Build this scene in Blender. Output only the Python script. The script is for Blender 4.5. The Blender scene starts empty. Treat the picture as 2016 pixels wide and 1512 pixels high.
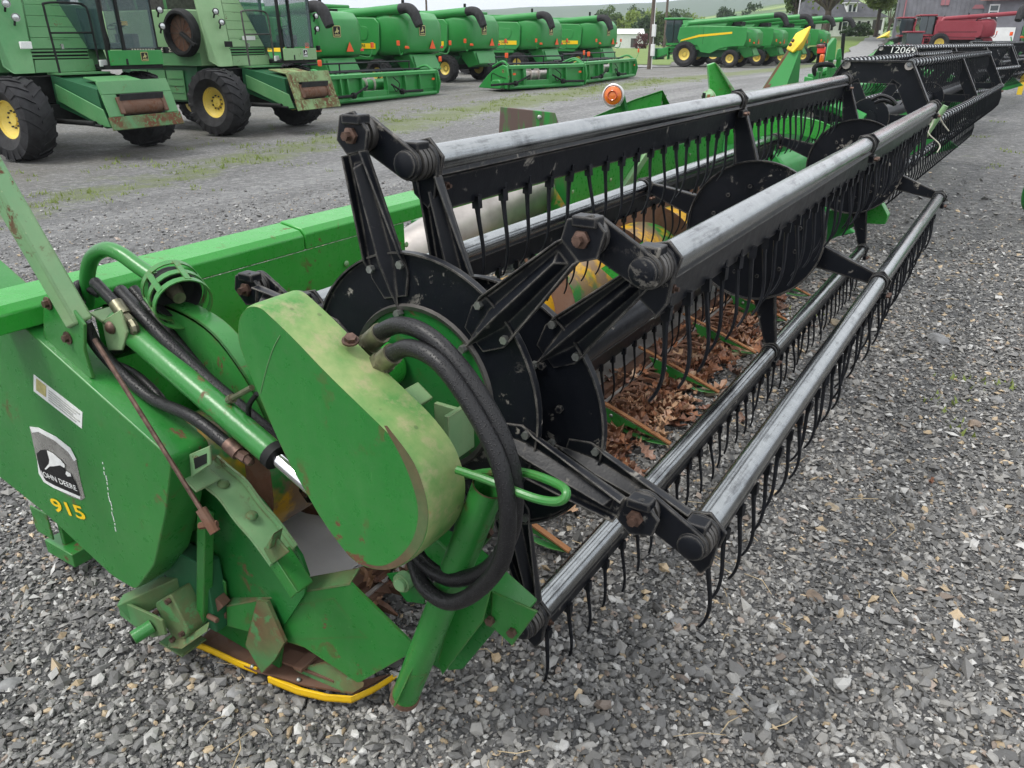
import bpy, bmesh, math, random
import numpy as np
from mathutils import Vector, Matrix, Euler

# ------------------------------------------------------------------ camera, world, sun, exposure
SC = bpy.context.scene
COL = SC.collection
R = math.radians
PITCH, YAW, FPX = R(23.84), R(32.32), 1532.0
CAM = Vector((0.931, -1.332, 1.620))
cd = bpy.data.cameras.new('camera'); cam = bpy.data.objects.new('camera', cd); COL.objects.link(cam)
cam.location = CAM; cam.rotation_euler = (math.pi / 2 - PITCH, 0, YAW)
cd.sensor_fit = 'HORIZONTAL'; cd.sensor_width = 36; cd.lens = 36 * FPX / 2016
cd.clip_start = 0.05; cd.clip_end = 9000
SC.camera = cam

SUN_EL, SUN_AZ = R(62), R(215)          # soft light behind the cloud, high and from the left rear of the view
W = bpy.data.worlds.new('World'); SC.world = W; W.use_nodes = True
nt = W.node_tree; nt.nodes.clear()
def wn(t, **k):
    n = nt.nodes.new(t)
    for a, b in k.items(): setattr(n, a, b)
    return n
sky = wn('ShaderNodeTexSky'); sky.sky_type = 'NISHITA'; sky.sun_disc = False
sky.sun_elevation = SUN_EL; sky.sun_rotation = SUN_AZ; sky.dust_density = 3.0; sky.air_density = 1.0
hsv = wn('ShaderNodeHueSaturation'); hsv.inputs['Saturation'].default_value = 0.22
nt.links.new(sky.outputs[0], hsv.inputs['Color'])
tc = wn('ShaderNodeTexCoord'); mp = wn('ShaderNodeMapping'); mp.inputs['Scale'].default_value = (1, 1, 3.2)
nz = wn('ShaderNodeTexNoise'); nz.inputs['Scale'].default_value = 2.3; nz.inputs['Detail'].default_value = 7; nz.inputs['Roughness'].default_value = 0.55
rp = wn('ShaderNodeValToRGB'); rp.color_ramp.elements[0].position = 0.32; rp.color_ramp.elements[1].position = 0.72
rp.color_ramp.elements[0].color = (4.6, 4.85, 5.2, 1); rp.color_ramp.elements[1].color = (8.2, 8.3, 8.4, 1)
mx = wn('ShaderNodeMix', data_type='RGBA'); mx.inputs[0].default_value = 0.88
bg = wn('ShaderNodeBackground'); bg.inputs['Strength'].default_value = 0.14
wo = wn('ShaderNodeOutputWorld')
L = nt.links.new
L(tc.outputs['Generated'], mp.inputs[0]); L(mp.outputs[0], nz.inputs['Vector']); L(nz.outputs['Fac'], rp.inputs[0])
L(hsv.outputs[0], mx.inputs[6]); L(rp.outputs[0], mx.inputs[7]); L(mx.outputs[2], bg.inputs['Color']); L(bg.outputs[0], wo.inputs['Surface'])
sd = bpy.data.lights.new('sun', 'SUN'); sd.energy = 1.5; sd.angle = R(18); sd.color = (1.0, 0.965, 0.91)
sun = bpy.data.objects.new('sun', sd); COL.objects.link(sun)
sdir = Vector((math.sin(SUN_AZ) * math.cos(SUN_EL), math.cos(SUN_AZ) * math.cos(SUN_EL), math.sin(SUN_EL)))
sun.rotation_euler = (-sdir).to_track_quat('-Z', 'Y').to_euler(); sun.location = (0, 0, 30)
vs = SC.view_settings; vs.view_transform = 'Standard'; vs.look = 'None'; vs.exposure = 0.78; vs.gamma = 1.0; vs.use_curve_mapping = False
SC.cycles.max_bounces = 4; SC.cycles.diffuse_bounces = 2; SC.cycles.glossy_bounces = 2; SC.cycles.transmission_bounces = 4
SC.cycles.transparent_max_bounces = 6; SC.cycles.volume_bounces = 0; SC.cycles.caustics_reflective = False; SC.cycles.caustics_refractive = False

# ------------------------------------------------------------------ pixel helpers (a pixel is only a direction)
_h = Vector((-math.sin(YAW), math.cos(YAW), 0)); _r = Vector((math.cos(YAW), math.sin(YAW), 0)); _u = Vector((0, 0, 1))
_F = _h * math.cos(PITCH) - _u * math.sin(PITCH); _U = _h * math.sin(PITCH) + _u * math.cos(PITCH)
def ray(px, py): return _F + _r * ((px - 1008) / FPX) - _U * ((py - 756) / FPX)
def PY(px, py, y): d = ray(px, py); return CAM + d * ((y - CAM.y) / d.y)
def PX(px, py, x): d = ray(px, py); return CAM + d * ((x - CAM.x) / d.x)
def PZ(px, py, z=0.0): d = ray(px, py); return CAM + d * ((z - CAM.z) / d.z)
def PD(px, py, dep):                       # at a horizontal distance dep along the view heading
    d = ray(px, py); return CAM + d * (dep / d.dot(_h))
def sm(t): t = min(1.0, max(0.0, t)); return t * t * (3 - 2 * t)
def gz(x, y):                              # height of the yard: level by the headers, falling to the parked machines, rising to the house
    amp = 0.6 - 0.25 * sm((y - 14) / 25)
    z = -amp * sm((-1.7 - x) / 10)
    dx, dy = x - CAM.x, y - CAM.y
    d = dx * _h.x + dy * _h.y; l = dx * _r.x + dy * _r.y
    if d > 1: z += (0.5 + 2.0 * sm((l / d - 0.2) / 0.12)) * sm((d - 85) / 50)
    return z
def PG(px, py):                            # pixel on the yard
    p = PZ(px, py, 0.0)
    for _ in range(30):
        z = gz(p.x, p.y); q = PZ(px, py, z); p = p * 0.4 + q * 0.6
    return Vector((p.x, p.y, gz(p.x, p.y)))

# ------------------------------------------------------------------ materials
MATS = {}
class NT:
    def __init__(s, name):
        s.m = bpy.data.materials.new(name); s.m.use_nodes = True; s.t = s.m.node_tree
        s.b = s.t.nodes['Principled BSDF']; s.out = s.t.nodes['Material Output']; MATS[name] = s.m
    def n(s, t, ins=None, **k):
        o = s.t.nodes.new(t)
        for a, v in k.items(): setattr(o, a, v)
        for a, v in (ins or {}).items():
            if hasattr(v, 'is_output') or isinstance(v, bpy.types.NodeSocket): s.t.links.new(v, o.inputs[a])
            else: o.inputs[a].default_value = v
        return o
    def l(s, a, b): s.t.links.new(a, b)
    def pos(s): return s.n('ShaderNodeNewGeometry').outputs['Position']
    def obj(s): return s.n('ShaderNodeTexCoord').outputs['Object']
    def noise(s, vec, scale, detail=4, rough=0.55, dist=0.0):
        return s.n('ShaderNodeTexNoise', {'Vector': vec, 'Scale': scale, 'Detail': detail, 'Roughness': rough, 'Distortion': dist}).outputs['Fac']
    def ramp(s, fac, *stops):
        r = s.n('ShaderNodeValToRGB', {'Fac': fac}); e = r.color_ramp.elements
        while len(e) < len(stops): e.new(0.5)
        for i, (p, c) in enumerate(stops):
            e[i].position = p; e[i].color = (c, c, c, 1) if isinstance(c, (int, float)) else (*c, 1)
        return r.outputs['Color']
    def mix(s, fac, a, b, mode='MIX'):
        o = s.n('ShaderNodeMix', data_type='RGBA', blend_type=mode)
        for i, v in ((0, fac), (6, a), (7, b)):
            if isinstance(v, bpy.types.NodeSocket): s.t.links.new(v, o.inputs[i])
            else: o.inputs[i].default_value = v if i == 0 else (*v, 1)
        return o.outputs[2]
    def math(s, op, a, b=0.0, c=None, clamp=False):
        o = s.n('ShaderNodeMath', operation=op, use_clamp=clamp)
        for i, v in enumerate((a, b) if c is None else (a, b, c)):
            if isinstance(v, bpy.types.NodeSocket): s.t.links.new(v, o.inputs[i])
            else: o.inputs[i].default_value = v
        return o.outputs[0]
    def set(s, **k):
        for a, v in k.items():
            a = a.replace('_', ' ')
            if isinstance(v, bpy.types.NodeSocket): s.t.links.new(v, s.b.inputs[a])
            else: s.b.inputs[a].default_value = (*v, 1) if isinstance(v, tuple) else v
        return s
    def bump(s, hgt, strength=0.3, dist=0.01, normal=None):
        o = s.n('ShaderNodeBump', {'Height': hgt, 'Strength': strength, 'Distance': dist})
        if normal is not None: s.l(normal, o.inputs['Normal'])
        s.l(o.outputs[0], s.b.inputs['Normal']); return o.outputs[0]

def hexc(h):
    c = [int(h[i:i + 2], 16) / 255 for i in (0, 2, 4)]
    return tuple(x / 12.92 if x <= 0.04045 else ((x + 0.055) / 1.055) ** 2.4 for x in c)

def plain(name, col, rough=0.5, metal=0.0, var=0.25, scale=9.0, bump=0.0, coat=0.0):
    m = NT(name); p = m.pos()
    n = m.noise(p, scale, 6)
    dark = tuple(c * (1 - var) for c in col); lite = tuple(min(1, c * (1 + var)) for c in col)
    m.set(Base_Color=m.ramp(n, (0.3, dark), (0.7, lite)), Metallic=metal)
    r2 = m.noise(p, scale * 3.1, 3)
    m.set(Roughness=m.math('MULTIPLY_ADD', r2, 0.3, rough - 0.15, clamp=True))
    if max(col) < 0.035: m.set(Specular_IOR_Level=0.25)
    if coat: m.set(Coat_Weight=coat)
    if bump: m.bump(m.noise(p, scale * 14, 4), bump, 0.004)
    return m.m

def paint(name, col, rough=0.32, fade=0.25, fade_col=None, rust=0.12, edge=0.0, rust_col=(0.11, 0.045, 0.022), dirt=0.25, scale=1.0, streak=True):
    """Weathered machine paint: faded patches, dust, specks and chips of rust, worn edges."""
    m = NT(name); p = m.pos()
    fc = fade_col or tuple(min(1, c * 1.6 + 0.05) for c in col)
    big = m.noise(p, 2.6 * scale, 5, 0.6)
    c = m.mix(m.ramp(big, (0.35, 0.0), (0.75, fade)), col, fc)
    fine = m.noise(p, 38 * scale, 5, 0.65)
    c = m.mix(m.ramp(fine, (0.45, 0.0), (0.8, dirt)), c, tuple(x * 0.55 + 0.02 for x in fc))
    if streak:                              # water runs: noise stretched along z
        mpn = m.n('ShaderNodeMapping', {'Vector': p, 'Scale': (26 * scale, 26 * scale, 1.6 * scale)})
        st = m.noise(mpn.outputs[0], 1.0, 4, 0.6)
        c = m.mix(m.ramp(st, (0.55, 0.0), (0.85, dirt * 0.8)), c, fc)
    msk = m.ramp(m.noise(p, 15 * scale, 8, 0.7, 0.4), (0.62 - rust * 0.35, 0.0), (0.66 - rust * 0.3, 1.0))
    gate = m.ramp(m.noise(p, 3.1 * scale, 3), (0.5 - rust * 0.25, 0.0), (0.62, 1.0))
    msk = m.math('MULTIPLY', msk, gate)
    if edge > 0:
        bv = m.n('ShaderNodeBevel', {'Radius': 0.007}, samples=3)
        geo = m.n('ShaderNodeNewGeometry')
        dt = m.n('ShaderNodeVectorMath', {0: bv.outputs[0], 1: geo.outputs['Normal']}, operation='DOT_PRODUCT').outputs['Value']
        em = m.ramp(m.math('SUBTRACT', 1.0, dt), (0.03, 0.0), (0.16, 1.0))
        em = m.math('MULTIPLY', em, m.ramp(m.noise(p, 21, 5, 0.7), (0.48 - 0.2 * edge, 0.0), (0.6, edge)))
        msk = m.math('MAXIMUM', msk, em)
    if edge > 0.55:                          # hair scratches and pale specks, only seen close up
        sm_ = m.n('ShaderNodeMapping', {'Vector': p, 'Rotation': (0.4, 0.9, 0.3), 'Scale': (240, 240, 9)})
        sc_ = m.math('MULTIPLY', m.ramp(m.noise(sm_.outputs[0], 1.0, 2, 0.5), (0.70, 0.0), (0.74, 0.8)), m.ramp(m.noise(p, 5, 3), (0.5, 0.0), (0.62, 1.0)))
        vd = m.n('ShaderNodeTexVoronoi', {'Vector': p, 'Scale': 75.0}); dk = m.math('MULTIPLY', m.ramp(vd.outputs['Distance'], (0.1, 0.7), (0.16, 0.0)), m.ramp(m.n('ShaderNodeSeparateColor', {0: vd.outputs['Color']}).outputs[1], (0.9, 0.0), (0.92, 1.0)))
        c = m.mix(m.math('MAXIMUM', sc_, dk), c, fc)
    rc = m.mix(m.noise(p, 60, 4), tuple(x * 0.6 for x in rust_col), tuple(min(1, x * 1.7) for x in rust_col))
    c = m.mix(msk, c, rc)
    m.set(Base_Color=c)
    if max(col) < 0.03: m.set(Specular_IOR_Level=0.22)
    rr = m.math('MULTIPLY_ADD', fine, 0.22, rough - 0.08)
    m.set(Roughness=m.math('MULTIPLY_ADD', msk, 0.4, rr, clamp=True))
    m.bump(m.math('ADD', m.math('ADD', m.noise(p, 9, 2), m.math('MULTIPLY', m.noise(p, 3.0 * scale, 1), 2.2)), m.math('MULTIPLY', m.noise(p, 160, 1), 0.12)), 0.2, 0.012)
    return m.m

GREEN = hexc('2c7f41')
paint('green', hexc('25742f'), 0.27, 0.28, hexc('5a9655'), 0.13, 0.6, dirt=0.26)
paint('green_deep', hexc('1b652a'), 0.27, 0.3, hexc('3b8746'), 0.12, 0.0)
paint('rust_edge', hexc('2c6f38'), 0.5, 0.4, hexc('5c8f5c'), 1.3, 0.0, rust_col=(0.10, 0.05, 0.03))
paint('green_bright', hexc('2a902f'), 0.26, 0.35, hexc('55a955'), 0.08, 0.0)
paint('green_pale', hexc('6c9a6c'), 0.42, 0.6, hexc('a9b98c'), 0.22, 0.8)
paint('green_chalk', hexc('8ea66a'), 0.6, 0.75, hexc('b9b088'), 0.16, 0.6, rust_col=(0.3, 0.17, 0.08), dirt=0.6)
paint('green_rust', hexc('3f7a45'), 0.5, 0.5, hexc('6f8f66'), 0.62, 0.9)
paint('green_far', hexc('27823a'), 0.36, 0.3, hexc('50a05a'), 0.03, 0.0, dirt=0.2, scale=0.35)
paint('green_old', hexc('478450'), 0.45, 0.45, hexc('7aa574'), 0.05, 0.0, dirt=0.3, scale=0.4)
paint('green_old_pale', hexc('759c6c'), 0.5, 0.5, hexc('9db890'), 0.04, 0.0, dirt=0.3, scale=0.4)
paint('green_old_rust', hexc('6f9560'), 0.55, 0.5, hexc('a3ab78'), 0.6, 0.0, dirt=0.35, scale=0.8)
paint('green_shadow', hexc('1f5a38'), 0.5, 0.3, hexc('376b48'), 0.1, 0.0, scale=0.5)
paint('red_far', hexc('842531'), 0.4, 0.3, hexc('a5505a'), 0.02, 0.0, scale=0.3)
paint('black', (0.006, 0.0072, 0.0105), 0.33, 0.2, (0.016, 0.018, 0.022), 0.06, 0.8, rust_col=(0.22, 0.205, 0.18), dirt=0.06, streak=False)
paint('black_far', (0.007, 0.0085, 0.012), 0.4, 0.3, (0.025, 0.027, 0.03), 0.0, 0.0, dirt=0.12, streak=False)
paint('yellow', hexc('e6b80a'), 0.4, 0.2, hexc('e9c95a'), 0.06, 0.3)
paint('yellow_far', hexc('e8c21e'), 0.45, 0.3, hexc('ecd873'), 0.0, 0.0, scale=0.5)
paint('yellow_rim', hexc('dcc04a'), 0.45, 0.45, hexc('e8da96'), 0.10, 0.0, rust_col=(0.2, 0.1, 0.03), scale=0.8)
paint('rust', (0.12, 0.06, 0.037), 0.75, 0.6, (0.2, 0.12, 0.085), 0.4, 0.0, dirt=0.4)
paint('rust_orange', (0.26, 0.105, 0.035), 0.75, 0.5, (0.36, 0.2, 0.1), 0.3, 0.0, dirt=0.3)
plain('bolt', (0.13, 0.08, 0.062), 0.5, 0.6, 0.5, 60)
plain('bolt_zinc', (0.35, 0.36, 0.34), 0.4, 0.8, 0.3, 60)
plain('chrome', (0.82, 0.82, 0.83), 0.12, 1.0, 0.06, 20)
plain('bare_sheet', (0.66, 0.66, 0.66), 0.36, 0.8, 0.3, 7)
plain('worn_sheet', (0.42, 0.385, 0.36), 0.42, 0.6, 0.3, 6)
plain('trough_zinc', (0.78, 0.78, 0.78), 0.35, 0.25, 0.12, 5)
plain('chalk_white', (0.78, 0.78, 0.76), 0.6, 0, 0.12, 20)
plain('white_far', (0.72, 0.73, 0.72), 0.6, 0, 0.08, 2)
plain('rubber_tine', (0.009, 0.010, 0.013), 0.45, 0, 0.4, 30)
plain('rubber', (0.028, 0.028, 0.03), 0.72, 0, 0.35, 7, 0.15)
plain('dark', (0.012, 0.013, 0.013), 0.7, 0, 0.4, 6)
plain('steel_dark', (0.09, 0.085, 0.08), 0.5, 0.5, 0.4, 12)
plain('brass', (0.2, 0.19, 0.13), 0.4, 0.7, 0.4, 40)
plain('twine', (0.5, 0.48, 0.4), 0.8, 0, 0.3, 30)
plain('dead_leaf', (0.2, 0.1, 0.055), 0.6, 0, 0.7, 9)
plain('stick', (0.25, 0.19, 0.12), 0.8, 0, 0.4, 12); plain('straw_dry', (0.42, 0.33, 0.2), 0.8, 0, 0.4, 12)
plain('wood_pole', (0.11, 0.085, 0.07), 0.9, 0, 0.3, 3)
plain('decal_white', (0.75, 0.76, 0.74), 0.45, 0, 0.1, 60)
plain('decal_black', (0.012, 0.012, 0.013), 0.4, 0, 0.3, 60)
plain('decal_yellow', hexc('ecc318'), 0.4, 0, 0.12, 60)
plain('decal_grey', (0.42, 0.43, 0.4), 0.5, 0, 0.2, 80)
plain('decal_gold', (0.45, 0.4, 0.16), 0.5, 0, 0.2, 80)
plain('decal_silver', (0.5, 0.49, 0.46), 0.28, 0.75, 0.25, 14)
m = NT('hose'); p = m.pos(); v = m.n('ShaderNodeTexVoronoi', {'Vector': p, 'Scale': 230.0}).outputs['Distance']
m.set(Base_Color=(0.010, 0.010, 0.011), Specular_IOR_Level=0.4, Roughness=m.math('MULTIPLY_ADD', m.noise(p, 40, 3), 0.3, 0.28)); m.bump(m.ramp(v, (0.12, 1.0), (0.38, 0.0)), 0.5, 0.003)
m = NT('bat_tube'); p = m.pos()           # bare metal where the crop has polished the black paint away
mpn = m.n('ShaderNodeMapping', {'Vector': p, 'Scale': (40, 3.0, 40)}); sp = m.noise(mpn.outputs[0], 1.0, 6, 0.7); big = m.noise(p, 7, 5, 0.7)
k = m.ramp(m.math('ADD', m.math('MULTIPLY', sp, 0.55), m.math('MULTIPLY', big, 0.45)), (0.36, 0.0), (0.48, 1.0))
m.set(Base_Color=m.mix(k, (0.09, 0.093, 0.1), m.mix(m.noise(p, 25, 4), (0.27, 0.285, 0.29), (0.42, 0.435, 0.44))), Metallic=1.0, Roughness=m.math('MULTIPLY_ADD', sp, 0.14, 0.15))
m.bump(m.noise(p, 120, 3), 0.04, 0.002)
m = NT('auger_paint'); p = m.pos()         # yellow and green paint left on a rusty drum
a = m.noise(p, 1.7, 5, 0.6); b_ = m.noise(p, 6, 6, 0.7)
c = m.mix(m.ramp(a, (0.5, 0.0), (0.54, 1.0)), hexc('c99a16'), hexc('2f7a35')); c = m.mix(m.ramp(b_, (0.47, 0.0), (0.56, 0.9)), c, (0.2, 0.13, 0.085))
m.set(Base_Color=c, Roughness=0.42); m.bump(b_, 0.1, 0.005)
m = NT('worn_snout'); p = m.pos()          # sheet polished silver by crop with paint left round it
a = m.noise(p, 3.2, 5, 0.6, 0.5); c = m.mix(m.ramp(a, (0.52, 0.0), (0.56, 1.0)), (0.4, 0.365, 0.345), hexc('2f8f35')); e = m.ramp(a, (0.505, 0.0), (0.53, 1.0), (0.56, 0.0))
c = m.mix(e, c, hexc('c79b2a')); m.set(Base_Color=c, Roughness=0.38, Metallic=m.ramp(a, (0.5, 0.55), (0.55, 0.0)))
m = NT('worn_plate'); p = m.pos(); mpn = m.n('ShaderNodeMapping', {'Vector': p, 'Scale': (9, 9, 1.2)})
a = m.noise(mpn.outputs[0], 1.0, 5, 0.6); c = m.mix(m.ramp(a, (0.47, 0.0), (0.55, 1.0)), (0.13, 0.085, 0.075), hexc('2f8a3c')); m.set(Base_Color=c, Roughness=0.5)
m = NT('rim_paint'); p = m.pos()          # chalked paint on top of the cover: cream, pinkish and green blotches, dark lichen dots
a = m.noise(p, 5.5, 6, .65); b_ = m.noise(p, 17, 6, .7); c = m.mix(m.ramp(a, (.36, 0.0), (.62, 1.0)), hexc('3f8038'), hexc('8c9c64')); c = m.mix(m.ramp(b_, (.52, 0.0), (.74, .7)), c, hexc('b09c80')); c = m.mix(m.ramp(m.noise(p, 41, 5, .7), (.55, 0.0), (.75, .6)), c, hexc('6b9a52'))
v = m.n('ShaderNodeTexVoronoi', {'Vector': p, 'Scale': 34.0}); dots = m.math('MULTIPLY', m.ramp(v.outputs['Distance'], (.12, 1.0), (.2, 0.0)), m.ramp(m.n('ShaderNodeSeparateColor', {0: v.outputs['Color']}).outputs[0], (.6, 0.0), (.64, 1.0)))
c = m.mix(m.math('MULTIPLY', dots, .55), c, hexc('4a5a38')); c = m.mix(m.ramp(m.noise(p, 11, 7, .75), (.64, 0.0), (.7, .8)), c, hexc('a5673c')); m.set(Base_Color=c, Roughness=.6); m.bump(b_, .15, .004)
m = NT('glass'); p = m.pos(); m.set(Base_Color=(0.07, 0.14, 0.14), Roughness=0.03, Alpha=0.3, Specular_IOR_Level=1.0)
m = NT('glass_dark'); m.set(Base_Color=(0.03, 0.045, 0.05), Roughness=0.08, Specular_IOR_Level=0.8)
m = NT('amber'); p = m.obj(); v = m.n('ShaderNodeTexVoronoi', {'Vector': p, 'Scale': 160.0}).outputs['Distance']
m.set(Base_Color=hexc('e07012'), Roughness=0.18, Coat_Weight=0.6, Transmission_Weight=0.15); m.bump(v, 0.3, 0.004)
m = NT('amber_dark'); m.set(Base_Color=hexc('b8480e'), Roughness=0.2, Coat_Weight=0.5)
m = NT('red_lens'); m.set(Base_Color=hexc('d8321e'), Roughness=0.22, Coat_Weight=0.5)
m = NT('red_lens_dark'); m.set(Base_Color=hexc('6a2420'), Roughness=0.25, Coat_Weight=0.5)
m = NT('orange_reflector'); m.set(Base_Color=hexc('e5591f'), Roughness=0.4)
m = NT('lamp_glass'); m.set(Base_Color=(0.6, 0.62, 0.62), Roughness=0.12, Metallic=0.7)

# ------------------------------------------------------------------ mesh builder
class B:
    def __init__(s): s.v = []; s.f = []
    def add(s, vs, fs):
        k = len(s.v); s.v += [Vector(v) for v in vs]; s.f += [tuple(i + k for i in f) for f in fs]; return s
    def box(s, c, sz, rot=None):
        c = Vector(c); hx, hy, hz_ = (x / 2 for x in sz)
        pts = [Vector((a * hx, b * hy, d * hz_)) for d in (-1, 1) for b in (-1, 1) for a in (-1, 1)]
        if rot is not None:
            M = rot if isinstance(rot, Matrix) else Euler(rot).to_matrix()
            pts = [M @ p for p in pts]
        return s.add([c + p for p in pts], [(0, 2, 3, 1), (4, 5, 7, 6), (0, 1, 5, 4), (2, 6, 7, 3), (0, 4, 6, 2), (1, 3, 7, 5)])
    def bar(s, a, b, w, h, up=(0, 0, 1)):      # box beam from a to b
        a, b = Vector(a), Vector(b); d = (b - a); L_ = d.length; d.normalize()
        u = Vector(up); x = d.cross(u)
        if x.length < 1e-4: x = d.cross(Vector((1, 0, 0)))
        x.normalize(); u = x.cross(d)
        pts = [p + x * (i * w / 2) + u * (j * h / 2) for p in (a, b) for j in (-1, 1) for i in (-1, 1)]
        return s.add(pts, [(0, 1, 3, 2), (4, 6, 7, 5), (0, 4, 5, 1), (2, 3, 7, 6), (0, 2, 6, 4), (1, 5, 7, 3)])
    def taper(s, a, b, wa, ha, wb, hb, up=(0, 0, 1)):
        a, b = Vector(a), Vector(b); d = (b - a).normalized(); u = Vector(up); x = d.cross(u).normalized(); u = x.cross(d)
        pts = [p + x * (i * w / 2) + u * (j * h / 2) for p, w, h in ((a, wa, ha), (b, wb, hb)) for j in (-1, 1) for i in (-1, 1)]
        return s.add(pts, [(0, 1, 3, 2), (4, 6, 7, 5), (0, 4, 5, 1), (2, 3, 7, 6), (0, 2, 6, 4), (1, 5, 7, 3)])
    def prism(s, pts, off):
        pts = [Vector(p) for p in pts]; off = Vector(off); n = len(pts)
        nrm = Vector((0, 0, 0))
        for i in range(n): nrm += pts[i].cross(pts[(i + 1) % n])
        if nrm.dot(off) > 0: pts.reverse()
        fs = [tuple(range(n)), tuple(range(2 * n - 1, n - 1, -1))] + [(i, i + n, (i + 1) % n + n, (i + 1) % n) for i in range(n)]
        return s.add(pts + [p + off for p in pts], fs)
    def strip(s, path, off, th):               # sheet along a path, wide by off, thick by th (vector)
        th = Vector(th); off = Vector(off); n = len(path); P = [Vector(p) for p in path]
        vs = []
        for p in P: vs += [p, p + off, p + off + th, p + th]
        fs = []
        for i in range(n - 1):
            for k in range(4): fs.append((i * 4 + k, i * 4 + (k + 1) % 4, (i + 1) * 4 + (k + 1) % 4, (i + 1) * 4 + k))
        fs += [(3, 2, 1, 0), (n * 4 - 4, n * 4 - 3, n * 4 - 2, n * 4 - 1)]
        return s.add(vs, fs)
    def tube(s, path, r, n=10, cap=True):
        P = [Vector(p) for p in path]; m_ = len(P); rr = r if isinstance(r, (list, tuple)) else [r] * m_
        t0 = (P[1] - P[0]).normalized(); a = t0.cross(Vector((0, 0, 1)))
        if a.length < 0.05: a = t0.cross(Vector((0, 1, 0)))
        a.normalize(); vs = []
        for i, p in enumerate(P):
            t = (P[min(i + 1, m_ - 1)] - P[max(i - 1, 0)]).normalized()
            a = (a - t * a.dot(t)).normalized(); b = t.cross(a)
            for k in range(n):
                q = 2 * math.pi * k / n; vs.append(p + (a * math.cos(q) + b * math.sin(q)) * rr[i])
        fs = [(i * n + k, i * n + (k + 1) % n, (i + 1) * n + (k + 1) % n, (i + 1) * n + k) for i in range(m_ - 1) for k in range(n)]
        if cap: fs += [tuple(range(n - 1, -1, -1)), tuple(range((m_ - 1) * n, m_ * n))]
        return s.add(vs, fs)
    def cyl(s, a, b, r, r2=None, n=14): return s.tube([a, b], [r, r if r2 is None else r2], n)
    def lathe(s, prof, c, axis, n=24, closed=False, cap=True):   # prof: (radius, height along axis)
        ax = Vector(axis).normalized(); x = ax.cross(Vector((0, 0, 1)))
        if x.length < 0.05: x = ax.cross(Vector((1, 0, 0)))
        x.normalize(); y = ax.cross(x); c = Vector(c); vs = []
        for r, hgt in prof:
            for k in range(n):
                q = 2 * math.pi * k / n; vs.append(c + ax * hgt + (x * math.cos(q) + y * math.sin(q)) * r)
        m_ = len(prof); rows = m_ if closed else m_ - 1
        fs = [(i * n + k, i * n + (k + 1) % n, ((i + 1) % m_) * n + (k + 1) % n, ((i + 1) % m_) * n + k) for i in range(rows) for k in range(n)]
        if not closed and cap: fs += [tuple(range(n - 1, -1, -1)), tuple(range((m_ - 1) * n, m_ * n))]
        return s.add(vs, fs)
    def dome(s, c, axis, r, h, n=16):
        return s.lathe([(r * math.cos(t), h * math.sin(t)) for t in (0, 0.5, 0.95, 1.3, 1.5)], c, axis, n)
    def merge(s, o): return s.add(o.v, o.f)
    def xf(s, M): s.v = [M @ v for v in s.v]; return s
    def mesh(s, name, origin=(0, 0, 0)):
        o = Vector(origin); me = bpy.data.meshes.new(name)
        me.from_pydata([tuple(v - o) for v in s.v], [], s.f)
        bm = bmesh.new(); bm.from_mesh(me); bmesh.ops.recalc_face_normals(bm, faces=bm.faces[:]); bm.to_mesh(me); bm.free()
        return me

def finish(me, mat, smooth=35):
    if not me.materials: me.materials.append(MATS[mat] if isinstance(mat, str) else mat)
    if smooth:
        me.polygons.foreach_set('use_smooth', [True] * len(me.polygons)); me.set_sharp_from_angle(angle=R(smooth))
    return me
def link(name, me, parent=None, loc=(0, 0, 0), bevel=0.0):
    o = bpy.data.objects.new(name, me); COL.objects.link(o); o.location = loc; o.parent = parent
    if bevel:
        b = o.modifiers.new('bevel', 'BEVEL'); b.width = bevel; b.segments = 2; b.limit_method = 'ANGLE'; b.angle_limit = R(40); b.harden_normals = False
    return o
def tag(o, label=None, cat=None, group=None, kind=None):
    for k, v in (('label', label), ('category', cat), ('group', group), ('kind', kind)):
        if v: o[k] = v
    return o
def thing(name, label, cat, loc=(0, 0, 0), rz=0.0, group=None):
    o = bpy.data.objects.new(name, None); COL.objects.link(o); o.location = loc; o.rotation_euler = (0, 0, rz); o.empty_display_size = 0.2
    return tag(o, label, cat, group)
ORIGIN = Vector((0, 0, 0))
def part(name, b, mat, parent, bevel=0.0, smooth=35, label=None):   # b in coordinates about ORIGIN
    me = finish(b.mesh(name, ORIGIN), mat, smooth)
    return tag(link(name, me, parent, bevel=bevel), label)
def copy_tree(o, parent=None):
    c = o.copy(); COL.objects.link(c); c.parent = parent
    for ch in list(o.children): copy_tree(ch, c)
    return c
def text_mesh(txt, size, extrude=0.001, shear=0.0, bold=0.0):
    cu = bpy.data.curves.new('lettering', 'FONT'); cu.body = txt; cu.size = size; cu.extrude = extrude; cu.shear = shear; cu.offset = bold
    cu.align_x = 'CENTER'; cu.align_y = 'CENTER'; cu.resolution_u = 3
    ob = bpy.data.objects.new('lettering', cu); COL.objects.link(ob)
    dg = bpy.context.evaluated_depsgraph_get(); me = bpy.data.meshes.new_from_object(ob.evaluated_get(dg))
    bpy.data.objects.remove(ob); bpy.data.curves.remove(cu); return me
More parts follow.
